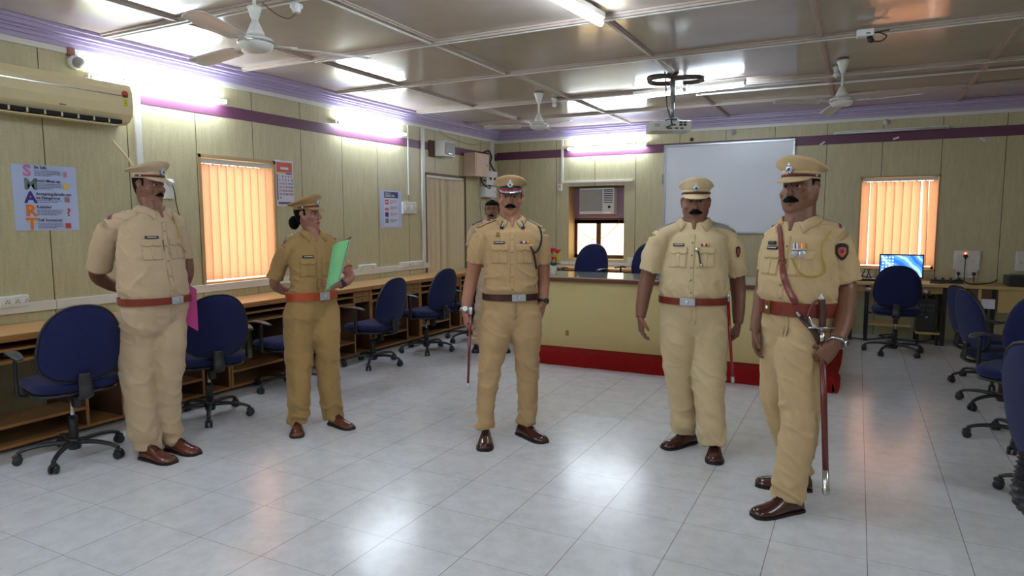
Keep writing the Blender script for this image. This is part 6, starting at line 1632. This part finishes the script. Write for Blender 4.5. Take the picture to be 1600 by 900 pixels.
bm = NB(); pts = [gd-rp+(top-gd)*t+lat*(.006*math.sin(t*3)) for t in [k/24 for k in range(25)]]
tube(bm, pts, [.0155+.0018*(k % 2)+.002*math.sin(k/24*PI) for k in range(25)], 12); obj('grip', bm, mat('ribbed_grip', srgb(72, 34, 34), .4), root, smooth=True)
bm = NB(); lathe(bm, [(0, .032), (.004, .03), (.006, .022), (.004, .018), (.014, .014), (.017, .004), (.012, -.004), (0, -.004)], N=14); bmesh.ops.translate(bm, verts=bm.verts, vec=top-rp); obj('pommel', bm, SILV, root, smooth=True)
bm = NB(); g0 = gd-rp; rr_ = []
for i in range(13):
    t = i/12; p = g0-RH*(.070*math.sin(t*PI*.5))+ax_*(-.004+.062*t**2.2)+TH*.006*math.sin(t*PI)
    wd = .030*math.sin(min(1, t*1.0+.25)*PI*.62)*(1-.55*t**3)+.004; q = []
    for k in range(5):
        e = k/4*2-1; q.append(p+TH*(wd*e)-ax_*(.010*(1-e*e)))
    rr_.append(q+[x+ax_*.003+RH*.002 for x in reversed(q)])
loft(bm, rr_); gu = obj('shell_guard', bm, M['chrome'], root, smooth=True)
bm = NB(); tube(bm, [g0-RH*.068+ax_*.056, g0-RH*.060+ax_*.09, g0-RH*.036+ax_*.13, top-rp-ax_*.0], [.006, .007, .006, .005], 10, sub=4); obj('knuckle_bow', bm, mat('maroon_knot_leather', srgb(120, 50, 48), .4), root, smooth=True)
bm = NB(); tube(bm, [g0-RH*.070+TH*.0, g0, g0+RH*.05-ax_*.004, g0+RH*.062-ax_*.0], [.014, .024, .009, .008], 12, sub=3, flat=.35, ref=ax_); obj('cross_guard', bm, M['chrome'], root, smooth=True)
# sword frog strap belongs to the belt
bm = NB(); tube(bm, [h((1246, 490, -.17)), h((1258, 503, -.205)), h((1272, 518, -.225)), h((1282, 537, -.230))], [.013, .014, .016, .018], 10, sub=3, flat=.3, ref=TH); p5['add']('sword_frog', bm, LM['dark'], p5['belt'])
bm = NB(); tube(bm, [h((1245, 488, -.18)), h((1250, 494, -.19))], .008, 8); p5['add']('frog_hook', bm, SILV, p5['belt'])

# green file and pink folder
def sheet(name, label, cat, corners, m, bend, th=.006, spine=None, n=12):
    c = sum(corners, V((0, 0, 0)))/4; root = empty(name, c, 0, label, cat)
    p00, p10, p11, p01 = [x-c for x in corners]; nn = (p10-p00).cross(p01-p00).normalized(); rr = []
    if nn.dot(FW) < 0: nn = -nn
    for i in range(n+1):
        s = i/n; top = []
        for j in range(7):
            t = j/6; p = p00*(1-s)*(1-t)+p10*s*(1-t)+p11*s*t+p01*(1-s)*t; top.append(p+nn*(bend*math.sin(s*PI)))
        rr.append(top+[p-nn*th for p in reversed(top)])
    bm = NB(); loft(bm, rr); obj('cover', bm, m, root, smooth=False); return root, nn, c
h = p2['P']
gr_ = mat('green_file_card', srgb(120, 190, 128), .5, vary=.05)
cs_ = [h((509, 456, -.22)), h((529, 440, -.27)), h((546, 374, -.27)), h((521, 383, -.22))]
root, nn, c = sheet('file', 'pale green file held upright by the woman officer', 'file', cs_, gr_, -.014)
bm = NB(); tube(bm, [cs_[3]-c+V((0, 0, .004)), (cs_[3]+cs_[2])/2-c+V((0, 0, .002)), cs_[2]-c+V((0, 0, .006)), h((548, 370, -.27))-c], .005, 8, sub=3); obj('binding_clip', bm, M['black_pl'], root, smooth=True)
bm = NB(); rr = []
nz_ = nn if nn.dot(FW) > 0 else -nn; q = [x-c+nz_*.012 for x in cs_]; loft(bm, [[x*.95 for x in q], [x*.95+nz_*.004 for x in q]]); obj('papers', bm, M['paper_w'], root)
h = p1['P']
pk_ = mat('magenta_folder_plastic', srgb(172, 44, 118), .3, coat=.3)
cs_ = [h((287, 505, .10)), h((308, 517, .16)), h((305, 452, .16)), h((287, 440, .10))]
root, nn, c = sheet('folder', 'magenta folder tucked behind the leftmost officer arm', 'folder', cs_, pk_, .006, .022)
bm = NB(); tube(bm, [h((292, 447, .09))-c, h((288, 425, .10))-c, h((286, 415, .11))-c], [.010, .014, .012], 8, sub=2, flat=.2); obj('upper_flap', bm, pk_, root)
